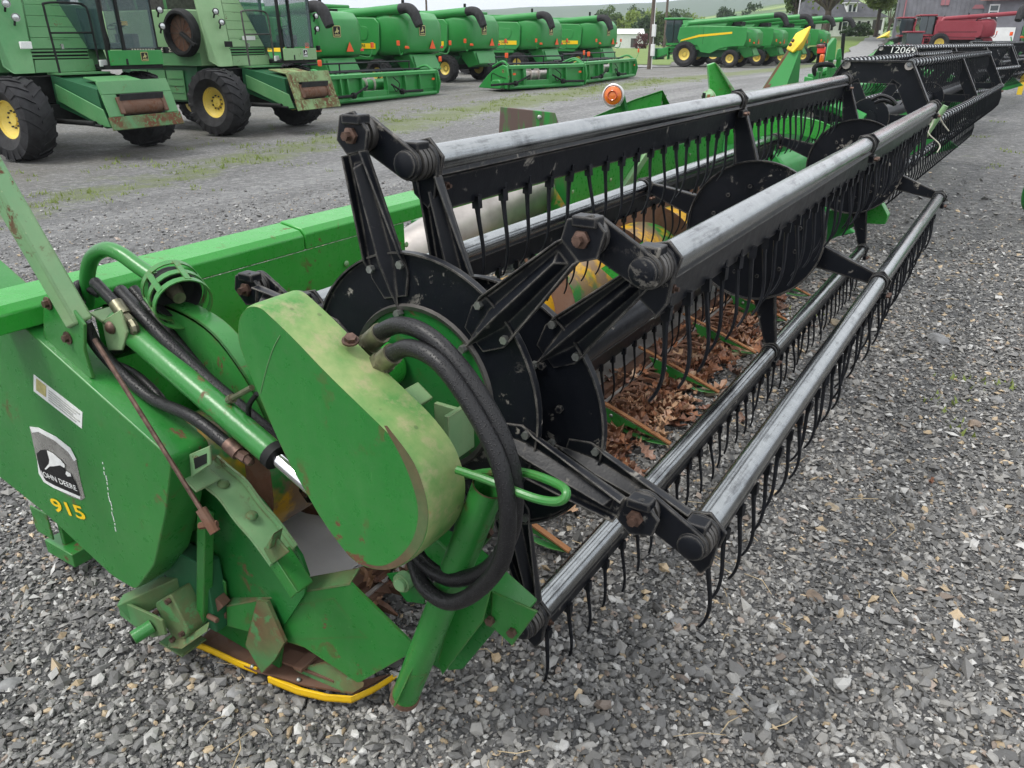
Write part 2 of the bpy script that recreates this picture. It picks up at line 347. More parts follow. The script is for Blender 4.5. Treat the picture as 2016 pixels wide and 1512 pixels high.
def lettering(name, txt, c, ax, up, height, mat, parent, shear=0.0, bold=0.0, width=None):
    me = text_mesh(txt, 1.0, 0.0, shear, bold); vs = [v.co.copy() for v in me.vertices]
    x0, x1 = min(v.x for v in vs), max(v.x for v in vs); y0, y1 = min(v.y for v in vs), max(v.y for v in vs)
    ax, up = Vector(ax).normalized(), Vector(up).normalized(); k = height / (y1 - y0); kx = k if width is None else width / (x1 - x0)
    nrm = ax.cross(up).normalized()
    for v in me.vertices: v.co = Vector(c) - ORIGIN + ax * ((v.co.x - (x0 + x1) / 2) * kx) + up * ((v.co.y - (y0 + y1) / 2) * k)
    me.materials.clear(); finish(me, mat, 0); return link(name, me, parent)
def bez(pts, n=8):                            # smooth curve through points (Catmull-Rom)
    P = [Vector(p) for p in pts]; P = [P[0] * 2 - P[1]] + P + [P[-1] * 2 - P[-2]]; out = []
    for i in range(1, len(P) - 2):
        for k in range(n):
            t = k / n; a, b, c, d = P[i - 1:i + 3]
            out.append(0.5 * ((2 * b) + (c - a) * t + (2 * a - 5 * b + 4 * c - d) * t * t + (3 * b - a - 3 * c + d) * t ** 3))
    out.append(P[-2]); return out
def rnd_poly(pts, r, n=4):                    # round the corners of a polygon
    P = [Vector(p) for p in pts]; out = []
    for i, p in enumerate(P):
        a, b = P[i - 1] - p, P[(i + 1) % len(P)] - p; q = min(r, a.length * 0.45, b.length * 0.45)
        s_, e = p + a.normalized() * q, p + b.normalized() * q
        for k in range(n + 1):
            t = k / n; out.append(s_ * (1 - t) ** 2 + p * 2 * t * (1 - t) + e * t * t)
    return out
# ------------------------------------------------------------------ the setting: yard, lawn, road, hills
rng = np.random.default_rng(7)
def ground_mat():
    m = NT('gravel_ground'); p = m.pos()
    sx = m.n('ShaderNodeSeparateXYZ', {0: p}); X, Y = sx.outputs[0], sx.outputs[1]
    vo = m.n('ShaderNodeTexVoronoi', {'Vector': p, 'Scale': 62.0, 'Randomness': 1.0})
    cell = m.n('ShaderNodeSeparateColor', {0: vo.outputs['Color']}).outputs[0]
    stone = m.ramp(cell, (0.0, (0.05, 0.052, 0.056)), (0.45, (0.105, 0.106, 0.11)), (0.75, (0.19, 0.19, 0.19)), (0.92, (0.33, 0.33, 0.32)), (1.0, (0.36, 0.29, 0.19)))
    c = m.mix(m.ramp(vo.outputs['Distance'], (0.25, 0.0), (0.75, 0.75)), stone, (0.035, 0.036, 0.038))
    v2 = m.n('ShaderNodeTexVoronoi', {'Vector': p, 'Scale': 14.0}); sp = m.n('ShaderNodeSeparateColor', {0: v2.outputs['Color']}).outputs[1]
    c = m.mix(m.ramp(sp, (0.9, 0.0), (0.97, 0.5)), c, (0.42, 0.41, 0.38))
    big = m.noise(p, 0.35, 5, 0.6)
    c = m.mix(m.ramp(big, (0.35, 0.0), (0.7, 0.45)), c, (0.25, 0.25, 0.255))
    lane = m.n('ShaderNodeMapping', {'Vector': p, 'Scale': (0.9, 0.06, 1.0)}); ln = m.noise(lane.outputs[0], 1.0, 4, 0.6)   # wheel lanes along the yard
    sp2 = m.noise(p, 24, 6, 0.8); sp3 = m.noise(p, 5.5, 5, 0.75)
    far = m.n('ShaderNodeMapRange', {'Value': X, 'From Min': -1.5, 'From Max': -4.5, 'To Min': 0.5, 'To Max': 1.0}).outputs[0]
    c = m.mix(m.math('MULTIPLY', far, m.ramp(ln, (0.4, 0.25), (0.65, 0.7))), c, m.mix(m.ramp(sp2, (0.3, 0.0), (0.72, 1.0)), (0.25, 0.25, 0.255), (0.62, 0.615, 0.61)))
    c = m.mix(m.ramp(sp3, (0.35, 0.35), (0.62, 0.0)), c, (0.17, 0.17, 0.172))
    sp4 = m.noise(p, 8.5, 7, 0.85); c = m.mix(m.ramp(sp4, (0.40, 0.55), (0.5, 0.0)), c, (0.13, 0.13, 0.132)); c = m.mix(m.ramp(sp4, (0.52, 0.0), (0.62, 0.6)), c, (0.6, 0.59, 0.57))
    # moss and short grass in the strip in front of the parked machines, and thin tufts by the headers
    xl = m.math('ADD', m.n('ShaderNodeMapRange', {'Value': Y, 'From Min': 4.0, 'From Max': 21.0, 'To Min': -10.9, 'To Max': -15.2}).outputs[0],
                m.n('ShaderNodeMapRange', {'Value': Y, 'From Min': 21.0, 'From Max': 38.0, 'To Min': 0.0, 'To Max': -0.6}).outputs[0])
    band = m.ramp(m.math('DIVIDE', m.math('ABSOLUTE', m.math('SUBTRACT', X, xl)), 2.2), (0.15, 1.0), (1.0, 0.0))
    gn = m.math('ADD', m.math('MULTIPLY', m.noise(p, 1.1, 6, 0.7), 0.7), m.math('MULTIPLY', m.noise(p, 7.0, 5, 0.7), 0.3))
    thick = m.n('ShaderNodeMapRange', {'Value': Y, 'From Min': 8.0, 'From Max': 24.0, 'To Min': 0.0, 'To Max': 0.12}).outputs[0]
    gm = m.ramp(m.math('ADD', m.math('MULTIPLY_ADD', band, 0.35, gn), thick), (0.76, 0.0), (0.90, 1.0))
    under = m.n('ShaderNodeMapRange', {'Value': m.math('SUBTRACT', xl, X), 'From Min': 0.6, 'From Max': 2.5, 'To Min': 0.0, 'To Max': 1.0}).outputs[0]
    c = m.mix(m.math('MULTIPLY', under, m.ramp(gn, (0.4, 0.15), (0.7, 0.75))), c, (0.17, 0.155, 0.115))
    lit = m.mix(m.noise(p, 26, 4, 0.7), (0.11, 0.155, 0.04), (0.29, 0.33, 0.13))
    c = m.mix(m.math('MULTIPLY', gm, m.ramp(m.noise(p, 17, 5, 0.75), (0.34, 0.3), (0.56, 0.95))), c, lit)
    t2 = m.ramp(m.noise(p, 1.7, 6, 0.7), (0.60, 0.0), (0.72, 0.6))
    side = m.n('ShaderNodeMapRange', {'Value': Y, 'From Min': 8.0, 'From Max': 14.0, 'To Min': 0.0, 'To Max': 1.0}).outputs[0]
    c = m.mix(m.math('MULTIPLY', t2, side), c, lit)
    m.set(Base_Color=c, Specular_IOR_Level=0.5)
    wet = m.ramp(m.noise(p, 0.5, 5, 0.6), (0.5, 0.8), (0.72, 0.5))
    m.set(Roughness=wet)
    m.bump(m.math('ADD', m.math('SUBTRACT', 1.0, vo.outputs['Distance']), m.math('ADD', m.math('MULTIPLY', sp2, 1.5), m.math('MULTIPLY', sp4, 2.5))), 1.0, 0.03)
    return m.m
ground_mat()
rings = [0.0] + [0.25 * 1.0825 ** i for i in range(122)]
NA = 200; vs_, fs_ = [], []
for i, rr in enumerate(rings):
    for k in range(NA):
        a = 2 * math.pi * k / NA; x, y = CAM.x + rr * math.cos(a), CAM.y + rr * math.sin(a)
        vs_.append((x, y, gz(x, y)))
for i in range(len(rings) - 1):
    for k in range(NA):
        q = (i * NA + k, (i + 1) * NA + k, (i + 1) * NA + (k + 1) % NA, i * NA + (k + 1) % NA)
        fs_.append(q if i else (q[0], q[1], q[2]))
me = bpy.data.meshes.new('ground'); me.from_pydata(vs_, [], fs_); me.materials.append(MATS['gravel_ground'])
me.polygons.foreach_set('use_smooth', [True] * len(me.polygons))
tag(link('ground', me), kind='structure')

# loose crushed stone: real pebbles where they can be told apart, one mass
def make_gravel():
    m = NT('pebbles'); at = m.n('ShaderNodeAttribute', attribute_name='stone_colour'); p = m.pos()
    c = m.mix(m.noise(p, 180, 4, 0.7), at.outputs['Color'], (0.5, 0.5, 0.5), 'OVERLAY')
    m.set(Base_Color=c, Roughness=m.math('MULTIPLY_ADD', m.noise(p, 30, 3), 0.4, 0.28), Specular_IOR_Level=0.5); m.bump(m.noise(p, 260, 3), 0.25, 0.003)
    ico = bmesh.new(); bmesh.ops.create_icosphere(ico, subdivisions=1, radius=1.0)
    iv = np.array([v.co for v in ico.verts]); it = np.array([[v.index for v in f.verts] for f in ico.faces]); ico.free()
    ov = np.array([(1, 0, 0), (-1, 0, 0), (0, 1, 0), (0, -1, 0), (0, 0, 1), (0, 0, -1), (.6, .6, .55), (-.6, -.6, .55)], float)
    ov = ov[:6]; ot = np.array([(0, 2, 4), (2, 1, 4), (1, 3, 4), (3, 0, 4), (2, 0, 5), (1, 2, 5), (3, 1, 5), (0, 3, 5)])
    V, T, Cc = [], [], []; base = 0
    # points by distance band (density per square metre, size range)
    bands = ((0.8, 2.0, 11500, 1, 56), (2.0, 3.2, 10000, 0, 44), (3.2, 5.5, 5800, 0, 39), (5.5, 8.0, 2500, 0, 37), (8.0, 14.0, 700, 0, 36))
    for r0, r1, dens, fine, hw in bands:
        half = R(min(80, hw + 14)); area = half * (r1 * r1 - r0 * r0); n = int(dens * area)
        rad = np.sqrt(rng.uniform(r0 * r0, r1 * r1, n)); ang = rng.uniform(-half, half, n)
        x = CAM.x + rad * (np.cos(ang) * _h.x + np.sin(ang) * _r.x); y = CAM.y + rad * (np.cos(ang) * _h.y + np.sin(ang) * _r.y)
        keep = ~((x < -0.6) & (x > -1.0) & (y > -0.25) & (y < 4.7)); 
        keep &= (np.abs(ang) < R(hw)) | (rng.random(n) < 0.45)
        keep &= rng.random(n) < np.clip((14 - rad) / 9.0, 0, 1) ** 1.3
        x, y, rad = x[keep], y[keep], rad[keep]; n = len(x)
        z = np.array([gz(a, b) for a, b in zip(x, y)])
        s = np.exp(rng.normal(math.log(0.0059), 0.47, n)); s = np.clip(s, 0.003, 0.021)
        if not fine: s *= np.where(rad < 3.2, 1.06, np.where(rad < 5.5, 1.12, np.where(rad < 9, 1.35, 1.6)))
        bigs = rng.random(n) < 0.006; s[bigs] *= 1.5
        bv, bt = (iv, it) if fine else (ov, ot)
        k = len(bv)
        vv = bv[None] * (1 + rng.uniform(-0.34, 0.34, (n, k, 1)))
        sc = np.stack([rng.uniform(0.8, 1.6, n), rng.uniform(0.65, 1.1, n), rng.uniform(0.35, 0.75, n)], 1); vv = vv * sc[:, None]
        th, ph, ps = rng.uniform(0, 6.283, n), rng.normal(0, 0.35, n), rng.normal(0, 0.35, n)
        cx, sx = np.cos(ph), np.sin(ph); vv = np.stack([vv[..., 0], vv[..., 1] * cx[:, None] - vv[..., 2] * sx[:, None], vv[..., 1] * sx[:, None] + vv[..., 2] * cx[:, None]], -1)
        cy, sy = np.cos(ps), np.sin(ps); vv = np.stack([vv[..., 0] * cy[:, None] + vv[..., 2] * sy[:, None], vv[..., 1], -vv[..., 0] * sy[:, None] + vv[..., 2] * cy[:, None]], -1)
        cz, sz = np.cos(th), np.sin(th); vv = np.stack([vv[..., 0] * cz[:, None] - vv[..., 1] * sz[:, None], vv[..., 0] * sz[:, None] + vv[..., 1] * cz[:, None], vv[..., 2]], -1)
        vv = vv * s[:, None, None]; vv += np.stack([x, y, z + s * rng.uniform(0.1, 0.65, n)], 1)[:, None]
        pick = rng.random(n); g = rng.uniform(0.6, 1.35, n)[:, None]
        col = np.where((pick < 0.52)[:, None], np.array([[0.128, 0.126, 0.122]]), np.where((pick < 0.82)[:, None], np.array([[0.235, 0.228, 0.214]]),
              np.where((pick < 0.925)[:, None], np.array([[0.38, 0.375, 0.36]]), np.where((pick < 0.965)[:, None], np.array([[0.40, 0.31, 0.20]]), np.array([[0.25, 0.20, 0.165]]))))) * g
        V.append(vv.reshape(-1, 3)); T.append((bt[None] + (np.arange(n) * k)[:, None, None] + base).reshape(-1, 3)); Cc.append(np.repeat(col, k, 0)); base += n * k
    V = np.concatenate(V); T = np.concatenate(T); Cc = np.concatenate(Cc)
    me = bpy.data.meshes.new('gravel'); me.vertices.add(len(V)); me.vertices.foreach_set('co', V.ravel().astype(np.float32))
    me.loops.add(len(T) * 3); me.loops.foreach_set('vertex_index', T.ravel().astype(np.int32))
    me.polygons.add(len(T)); me.polygons.foreach_set('loop_start', (np.arange(len(T)) * 3).astype(np.int32))
    me.polygons.foreach_set('use_smooth', np.zeros(len(T), bool)); me.update(calc_edges=True)
    at = me.attributes.new('stone_colour', 'FLOAT_COLOR', 'POINT'); at.data.foreach_set('color', np.concatenate([Cc, np.ones((len(Cc), 1))], 1).ravel().astype(np.float32))
    me.materials.append(MATS['pebbles'])
    tag(link('gravel', me), 'loose grey and tan crushed stone covering the yard', 'gravel', kind='stuff')
    print('gravel tris', len(T))
make_gravel()

# a few bigger stones that stand out of the gravel
def rock(px, py, size, col, label, seed):
    b = bmesh.new(); bmesh.ops.create_icosphere(b, subdivisions=2, radius=1.0); rs = random.Random(seed)
    d = Vector((rs.uniform(1, 1.4), rs.uniform(0.75, 1), rs.uniform(0.42, 0.6)))
    cuts = [Vector((rs.gauss(0, 1), rs.gauss(0, 1), rs.gauss(0.3, 1))).normalized() for _ in range(9)]
    for v in b.verts:
        for c in cuts:
            e = v.co.dot(c) - 0.72
            if e > 0: v.co -= c * e
        v.co = Vector((v.co.x * d.x, v.co.y * d.y, v.co.z * d.z)) * size * rs.uniform(0.96, 1.04)
    me = bpy.data.meshes.new('rock'); b.to_mesh(me); b.free()
    if 'rock_' + col not in MATS: plain('rock_' + col, dict(grey=(0.2, 0.2, 0.2), tan=(0.3, 0.245, 0.17), brown=(0.2, 0.15, 0.11), slate=(0.13, 0.135, 0.14))[col], 0.5, 0, 0.35, 35, 0.3)
    finish(me, 'rock_' + col, 30); o = link('rock', me, None, PG(px, py) + Vector((0, 0, size * 0.22))); o.rotation_euler = (0, 0, rs.uniform(0, 6))
    tag(o, label, 'rock', 'bigger stones lying on the gravel')
for i, a in enumerate(((1918, 838, 0.042, 'brown', 'flat brown stone on open gravel by the right edge'), (1962, 790, 0.035, 'grey', 'pale grey stone just right of the brown flat stone'),
        (1848, 672, 0.062, 'grey', 'long flat grey slab stone beyond the front reel bat'), (1650, 640, 0.05, 'tan', 'flat tan stone between the two lowest reel bats'),
        (1640, 1002, 0.03, 'tan', 'tan stone on gravel right of the front reel bat'), (1334, 1226, 0.026, 'grey', 'rounded grey pebble left of the nearest hanging tine'),
        (1605, 1178, 0.03, 'brown', 'brownish stone on gravel at the lower right'), (1020, 1362, 0.02, 'grey', 'pale pebble beside the lowest bat tine tip'),
        (468, 1365, 0.028, 'grey', 'white-grey angular stone below the yellow skid strip'), (18, 1352, 0.03, 'grey', 'pale rock by the left border of the gravel'),
        (1010, 700, 0.001, 'grey', ''), (1398, 775, 0.055, 'tan', 'flat tan stone beside the stick at the leaf litter'), (1430, 800, 0.05, 'slate', 'dark square stone between leaf litter and lowest bat'))):
    if a[4]: rock(*a, seed=i + 3)
# ================================================================== the grain header in front
ZC, RR, YM, YF = 0.84, 0.562, 2.16, 4.45
BASE = Vector((-0.5, 2.2, 0.0)); ORIGIN = BASE
H = thing('grain_header', 'long green grain header with black pickup reel standing nearest on the gravel', 'grain header', BASE)
def bat_xz(k, rad=RR): a = R(104.7 - 60 * k); return rad * math.cos(a), ZC + rad * math.sin(a)

# --- tine mesh shared by all bats: clip, finger, curved tip (hangs along -z, bows forward then back)
def tine_mesh():
    b = B()
    path = [(0.002, 0, 0.012), (0.004, 0, -0.03), (0.009, 0, -0.075), (0.013, 0, -0.118), (0.011, 0, -0.155), (0.003, 0, -0.185), (-0.009, 0, -0.208)]
    P = bez(path, 3); n = len(P); rr = []
    for i in range(n):
        t = i / (n - 1); rr.append(0.0068 - 0.0036 * t if t > 0.15 else 0.009 - 0.0022 * t / 0.15)
    b.tube(P, rr, 6)
    b.box((0.003, 0, 0.0), (0.019, 0.016, 0.03)); b.box((0.0, 0.01, 0.02), (0.008, 0.007, 0.02))
    return finish(b.mesh('tine'), 'rubber_tine', 50)
TINE = tine_mesh()
def reel_bat(k, y0=0.02, y1=YF, n=38):
    x, z = bat_xz(k); b = B(); rs = random.Random(k)
    b.tube([(x, y0, z), (x, y0 + 0.02, z), (x, y1 - 0.01, z), (x, y1, z)], [0.030, 0.032, 0.032, 0.030], 20)
    tb = part('reel_bat', b, 'bat_tube', H)
    p = B()                                   # pressed plate under the tube with a crease and ragged lower edge
    p.strip([(x + 0.024, 0, z - 0.018), (x + 0.027, 0, z - 0.03), (x + 0.008, 0, z - 0.04), (x - 0.004, 0, z - 0.114), (x - 0.012, 0, z - 0.118)], (0, y1 - y0 - 0.04, 0), (-0.0045, 0, -0.001))
    p.v = [Vector((v.x, v.y + y0 + 0.02, v.z)) for v in p.v]
    pl = part('bat_plate', p, 'black', tb)
    e = B()                                   # end cap, collar and bolts at the near end
    e.prism([(x + 0.04 * math.cos(t), y0 - 0.012, z + 0.04 * math.sin(t)) for t in [i * math.pi / 8 for i in range(-1, 10)]] + [(x - 0.028, y0 - 0.012, z - 0.07), (x + 0.01, y0 - 0.012, z - 0.1), (x + 0.03, y0 - 0.012, z - 0.07)], (0, 0.012, 0))
    part('end_cap', e, 'black', tb, 0.002)
    bo = B(); bo.cyl((x + 0.004, y0 + 0.05, z - 0.058), (x + 0.02, y0 + 0.05, z - 0.058), 0.009, n=6); bo.cyl((x + 0.02, y0 + 0.05, z - 0.058), (x + 0.028, y0 + 0.05, z - 0.058), 0.0045)
    part('bolt', bo, 'bolt', tb)
    for i in range(n):
        yy = 0.095 + i * 0.1165
        if yy > y1 - 0.03: break
        o = link('tine', TINE, tb, Vector((x - 0.005, yy, z - 0.118)) - BASE)
        o.rotation_euler = (rs.gauss(0, 0.035), rs.gauss(0, 0.05), rs.gauss(0, 0.2))
    return tb
for k in range(6): reel_bat(k)

def disc(name, y, r, hole, parent, c=(0, ZC), mat='black', th=0.006):
    b = B(); rim = 0.012
    b.lathe([(hole, -th), (r - 0.002, -th), (r, -th - rim), (r + 0.004, -th - rim), (r + 0.004, 0), (r, th), (hole, th)], (c[0], y, c[1]), (0, 1, 0), 72, closed=True)
    return part(name, b, mat, parent, smooth=30)
def spider_arm(parent, y, c, tip, r0, wide=0.105, narrow=0.052, front=True):
    """Tapered channel from the disc out to a bat: flat web, two flanges and a raised middle rib."""
    c = Vector((c[0], y, c[1])); t = Vector((tip[0], y, tip[1])); d = (t - c).normalized(); n = Vector((-d.z, 0, d.x)); s = -1 if front else 1
    a0, a1 = c + d * r0, t - d * 0.035; q = Vector((0, 0.006 * s, 0))
    b = B(); b.prism([a0 + n * wide / 2, a1 + n * narrow / 2, a1 - n * narrow / 2, a0 - n * wide / 2, a0 - n * wide * 0.3 - d * 0.05, a0 + n * wide * 0.3 - d * 0.05], q)
    for sg in (-1, 1): b.prism([a0 + n * sg * wide / 2, a1 + n * sg * narrow / 2, a1 + n * sg * (narrow / 2) + Vector((0, 0.028 * s, 0)), a0 + d * 0.04 + n * sg * wide / 2 + Vector((0, 0.02 * s, 0))], n * (-0.004 * sg))
    w2 = wide * 0.42; top = Vector((0, 0.03 * s, 0))
    r_ = [a0 - d * 0.09 + q, a0 + d * 0.03 + n * w2 / 2 + q, a1 - d * 0.02 + n * narrow * 0.3 + q, a1 - d * 0.02 - n * narrow * 0.3 + q, a0 + d * 0.03 - n * w2 / 2 + q]
    m1, m2 = a0 + d * 0.04 + top, a1 - d * 0.03 + top
    b.add(r_ + [m1, m2], [(0, 1, 5), (0, 5, 4), (1, 2, 6, 5), (5, 6, 3, 4), (2, 3, 6), (0, 4, 3, 2, 1)])
    b.prism([t + d * 0.045 + n * 0.02, t + n * 0.046, a1 + n * narrow / 2, a1 - n * narrow / 2, t - n * 0.046, t + d * 0.045 - n * 0.02], q * 1.5)
    o = part('arm', b, 'black', parent, 0.0015)
    for u, w in ((0.02, 0.4), (0.02, -0.4), (-0.085, 0.0)):
        bo = B(); p = a0 + d * u + n * (wide * w); bo.cyl(p, p + Vector((0, 0.018 * s, 0)), 0.009, n=6); part('bolt', bo, 'bolt_zinc', o)
    return o
# three discs that carry the bats
for y in (0.035, YM, YF - 0.01):
    d = disc('reel_disc', y, 0.305, 0.05, H)
    for k in range(6):
        x, z = bat_xz(k); spider_arm(d, y + (0.012 if y > 1 else -0.004), (0, ZC), (x, z), 0.27, front=y < 1)
    for k in range(12):
        bo = B(); a = k * math.pi / 6 + 0.2; bo.cyl((0.2 * math.cos(a), y - 0.005, ZC + 0.2 * math.sin(a)), (0.2 * math.cos(a), y - 0.016, ZC + 0.2 * math.sin(a)), 0.009, n=6); part('rivet', bo, 'black', d)
# bat clamps at the middle and far disc
for y in (YM, YF - 0.02):
    for k in range(6):
        x, z = bat_xz(k); b = B()
        for dy in (-0.02, 0.012): b.lathe([(0.0325, -0.006), (0.038, -0.006), (0.038, 0.006), (0.0325, 0.006)], (x, y + dy, z), (0, 1, 0), 20, closed=True)
        b.box((x + 0.03, y, z - 0.05), (0.022, 0.05, 0.03))
        o = part('bat_clamp', b, 'black', H, 0.002)
        for e in (-.016, .016): c = B(); c.cyl((x + 0.041, y + e, z - 0.05), (x + 0.056, y + e, z - 0.05), 0.008, n=6); part('bolt', c, 'bolt', o)
# reel centre tube
b = B(); b.cyl((0, 0.03, ZC), (0, YF, ZC), 0.055, n=20); part('reel_shaft', b, 'black', H)
# --- eccentric spider that keeps the tines upright
EC = (-0.105, ZC + 0.056); EY = -0.075
ed = disc('eccentric_disc', EY, 0.312, 0.195, H, EC)
b = B(); b.lathe([(0.186, -0.01), (0.196, -0.014), (0.2, -0.006), (0.196, 0.01), (0.186, 0.01)], (EC[0], EY, EC[1]), (0, 1, 0), 60, closed=True); part('bearing_ring', b, 'steel_dark', ed)
for k in range(6):
    x, z = bat_xz(k); px_, pz_ = x - 0.105, z + 0.056
    spider_arm(ed, EY - 0.006, EC, (px_, pz_), 0.265, 0.11, 0.055)
    b = B(); a, c = Vector((px_, EY + 0.03, pz_)), Vector((x, EY + 0.03, z)); d = (c - a).normalized(); n = Vector((-d.z, 0, d.x))
    pl = [a + n * 0.037 * math.cos(t) - d * 0.037 * math.sin(t) for t in [i * math.pi / 8 for i in range(9)]] + [c - n * 0.034 * math.cos(t) + d * 0.034 * math.sin(t) for t in [i * math.pi / 8 for i in range(9)]]
    b.prism(pl, (0, 0.011, 0)); cr = part('crank_arm', b, 'black', H, 0.002)
    b = B(); b.lathe([(0.0, -0.058), (0.0095, -0.058), (0.0095, -0.045), (0.0175, -0.043), (0.0175, -0.024), (0.026, -0.022), (0.027, -0.004), (0.0, -0.004)], (px_, EY + 0.02, pz_), (0, 1, 0), 6); part('pivot_nut', b, 'bolt', cr)
    b = B()
    for yy, rr in ((-0.012, 0.036), (0.004, 0.038), (0.018, 0.035)): b.lathe([(0.02, -0.005), (rr, -0.006), (rr, 0.004), (0.02, 0.005)], (px_, EY + 0.012 + yy, pz_), (0, 1, 0), 20, closed=True)
    for yy in (0.05, 0.064, 0.078): b.lathe([(0.02, -0.005), (0.037, -0.005), (0.037, 0.005), (0.02, 0.005)], (x, EY + yy, z), (0, 1, 0), 20, closed=True)
    part('bearing_washer', b, 'steel_dark', cr)
    b = B(); b.lathe([(0.0, -0.013), (0.02, -0.013), (0.028, -0.009), (0.03, 0.0), (0.0, 0.0)], (x, EY + 0.031, z), (0, 1, 0), 16); part('pivot_cap', b, 'black', cr)
    b = B(); b.box((px_ + 0.005, EY - 0.004, pz_ + 0.032), (0.05, 0.035, 0.02)); part('bearing_clamp', b, 'black', cr, 0.003); b = B(); b.box((x, EY + 0.062, z + 0.034), (0.045, 0.04, 0.02)); part('bearing_clamp', b, 'black', cr, 0.003)
# green motor plate inside the eccentric ring
b = B(); b.lathe([(0.0, -0.004), (0.188, -0.004), (0.188, 0.004), (0.0, 0.004)], (EC[0], EY + 0.0, EC[1]), (0, 1, 0), 48); mp_ = part('motor_plate', b, 'green_deep', H)
b = B(); b.lathe([(0.0, 0), (0.052, 0), (0.056, 0.02), (0.056, 0.1), (0.05, 0.12), (0.0, 0.12)], PY(765, 715, -0.09), (0, -1, 0), 24); part('motor', b, 'green_bright', mp_)
b = B(); b.box(PY(905, 850, -0.16), (0.012, 0.09, 0.11)); b.box(PY(880, 830, -0.12), (0.06, 0.012, 0.08)); b.box(PY(822, 778, -0.14), (0.05, 0.05, 0.012), (0, 0.6, 0)); part('bracket', b, 'green_pale', mp_, 0.002)

# --- near end: reel arm, cylinder, hoses
def py(y, *pts): return [PY(a, b_, y) for a, b_ in pts]
b = B(); arc = bez(py(-0.27, (200, 600), (290, 592), (400, 642), (480, 740), (530, 840)), 6)
b.strip([p + Vector((0, 0, 0)) for p in arc], (0, 0.055, 0), (0.0, 0, -0.006))
dn = [p + Vector((-0.02, 0, -0.16 + 0.09 * i / len(arc))) for i, p in enumerate(arc)]
for i in range(len(arc) - 1):
    b.add([arc[i] + Vector((0, -0.0, 0)), arc[i + 1], dn[i + 1], dn[i]] + [v + Vector((0, 0.006, 0)) for v in (arc[i], arc[i + 1], dn[i + 1], dn[i])], [(0, 1, 2, 3), (7, 6, 5, 4), (0, 4, 5, 1), (3, 2, 6, 7)])
part('reel_arm', b, 'green', H, smooth=40)
cy = B(); a, c = PY(228, 628, -0.34), PY(536, 893, -0.36); cy.tube([a, a.lerp(c, 0.03), a.lerp(c, 0.97), c], [0.026, 0.029, 0.029, 0.027], 20)
lc = part('lift_cylinder', cy, 'green', H)
cy = B(); e = c + (c - a) * 0.3; cy.cyl(c, e, 0.017, n=16); part('piston_rod', cy, 'chrome', lc)
cy = B(); d = (c - a).normalized(); cy.cyl(c - d * 0.004, c + d * 0.016, 0.031, n=18); part('gland', cy, 'dark', lc)
cy = B(); cy.prism(py(-0.375, (200, 632), (236, 610), (250, 655), (240, 690), (212, 690), (205, 660)), (0, 0.006, 0)); cy.box(PY(222, 622, -0.34), (0.07, 0.07, 0.008), (0, 0.3, 0)); part('clevis', cy, 'green_pale', lc, 0.002)
cy = B(); q = PY(218, 645, -0.378); cy.dome(q, (0, -1, 0), 0.016, 0.012); part('bolt', cy, 'bolt', lc)
def hose(name, pts, r, mat='hose', parent=None, n=12): bb = B(); bb.tube(bez(pts, 6), r, n); return part(name, bb, mat, parent or H)
hose('hydraulic_hose', [PY(236, 572, -.30), PY(290, 632, -.32), PY(380, 722, -.32), PY(470, 800, -.31), PY(560, 875, -.29), PY(640, 930, -.25)], 0.0165)
hose('hydraulic_hose', [PY(262, 570, -.27), PY(320, 640, -.28), PY(400, 728, -.27), PY(480, 800, -.26), PY(570, 870, -.25)], 0.0145)
h3 = hose('hydraulic_hose', [PY(186, 555, -.33), PY(215, 585, -.335), PY(235, 605, -.34)], 0.014)
bb = B(); bb.cyl(PY(228, 597, -.34), PY(246, 622, -.345), 0.017, n=12); bb.cyl(PY(246, 622, -.345), PY(262, 640, -.35), 0.013, n=6); bb.tube(bez([PY(258, 634, -.352), PY(266, 648, -.355), PY(262, 668, -.35)], 4), 0.011, 8); part('hose_fitting', bb, 'brass', h3)
hose('hydraulic_hose', [PY(160, 600, -.33), PY(148, 575, -.33), PY(160, 560, -.31), PY(196, 578, -.29)], 0.013)
h4 = hose('hydraulic_hose', [PY(168, 636, -.41), PY(190, 680, -.40), PY(235, 730, -.39), PY(300, 785, -.385), PY(380, 822, -.385), PY(455, 880, -.385)], 0.0145)
bb = B(); bb.cyl(PY(448, 873, -.385), PY(470, 893, -.385), 0.017, n=12); bb.cyl(PY(470, 893, -.385), PY(486, 903, -.385), 0.013, n=6); bb.tube(bez([PY(480, 898, -.385), PY(492, 908, -.38), PY(486, 890, -.36)], 4), 0.011, 8); part('hose_fitting', bb, 'bolt', h4)
hose('hydraulic_hose', [PY(172, 722, -.33), PY(215, 716, -.34), PY(268, 738, -.35), PY(320, 790, -.36), PY(328, 830, -.36)], 0.011)
bb = B(); bb.cyl(PY(326, 818, -.36), PY(322, 860, -.36), 0.013, n=10); part('hose_fitting', bb, 'brass', H)
hose('hydraulic_hose', [PY(160, 678, -.30), PY(200, 693, -.29), PY(240, 686, -.28), PY(256, 668, -.28)], 0.014)
hose('cable_tie', [PY(506, 775, -.33), PY(490, 800, -.335), PY(492, 835, -.335), PY(505, 836, -.32)], 0.006)
bb = B(); bb.cyl(PY(452, 787, -.345), PY(496, 763, -.36), 0.0065, n=10); bb.cyl(PY(452, 787, -.345), PY(458, 784, -.347), 0.011, n=10); part('pin', bb, 'brass', H)
bb = B(); ra, rb = PY(186, 668, -.462), PY(400, 1010, -.475); bb.cyl(ra, rb, 0.0055, n=8); rod = part('control_rod', bb, 'bolt', H)
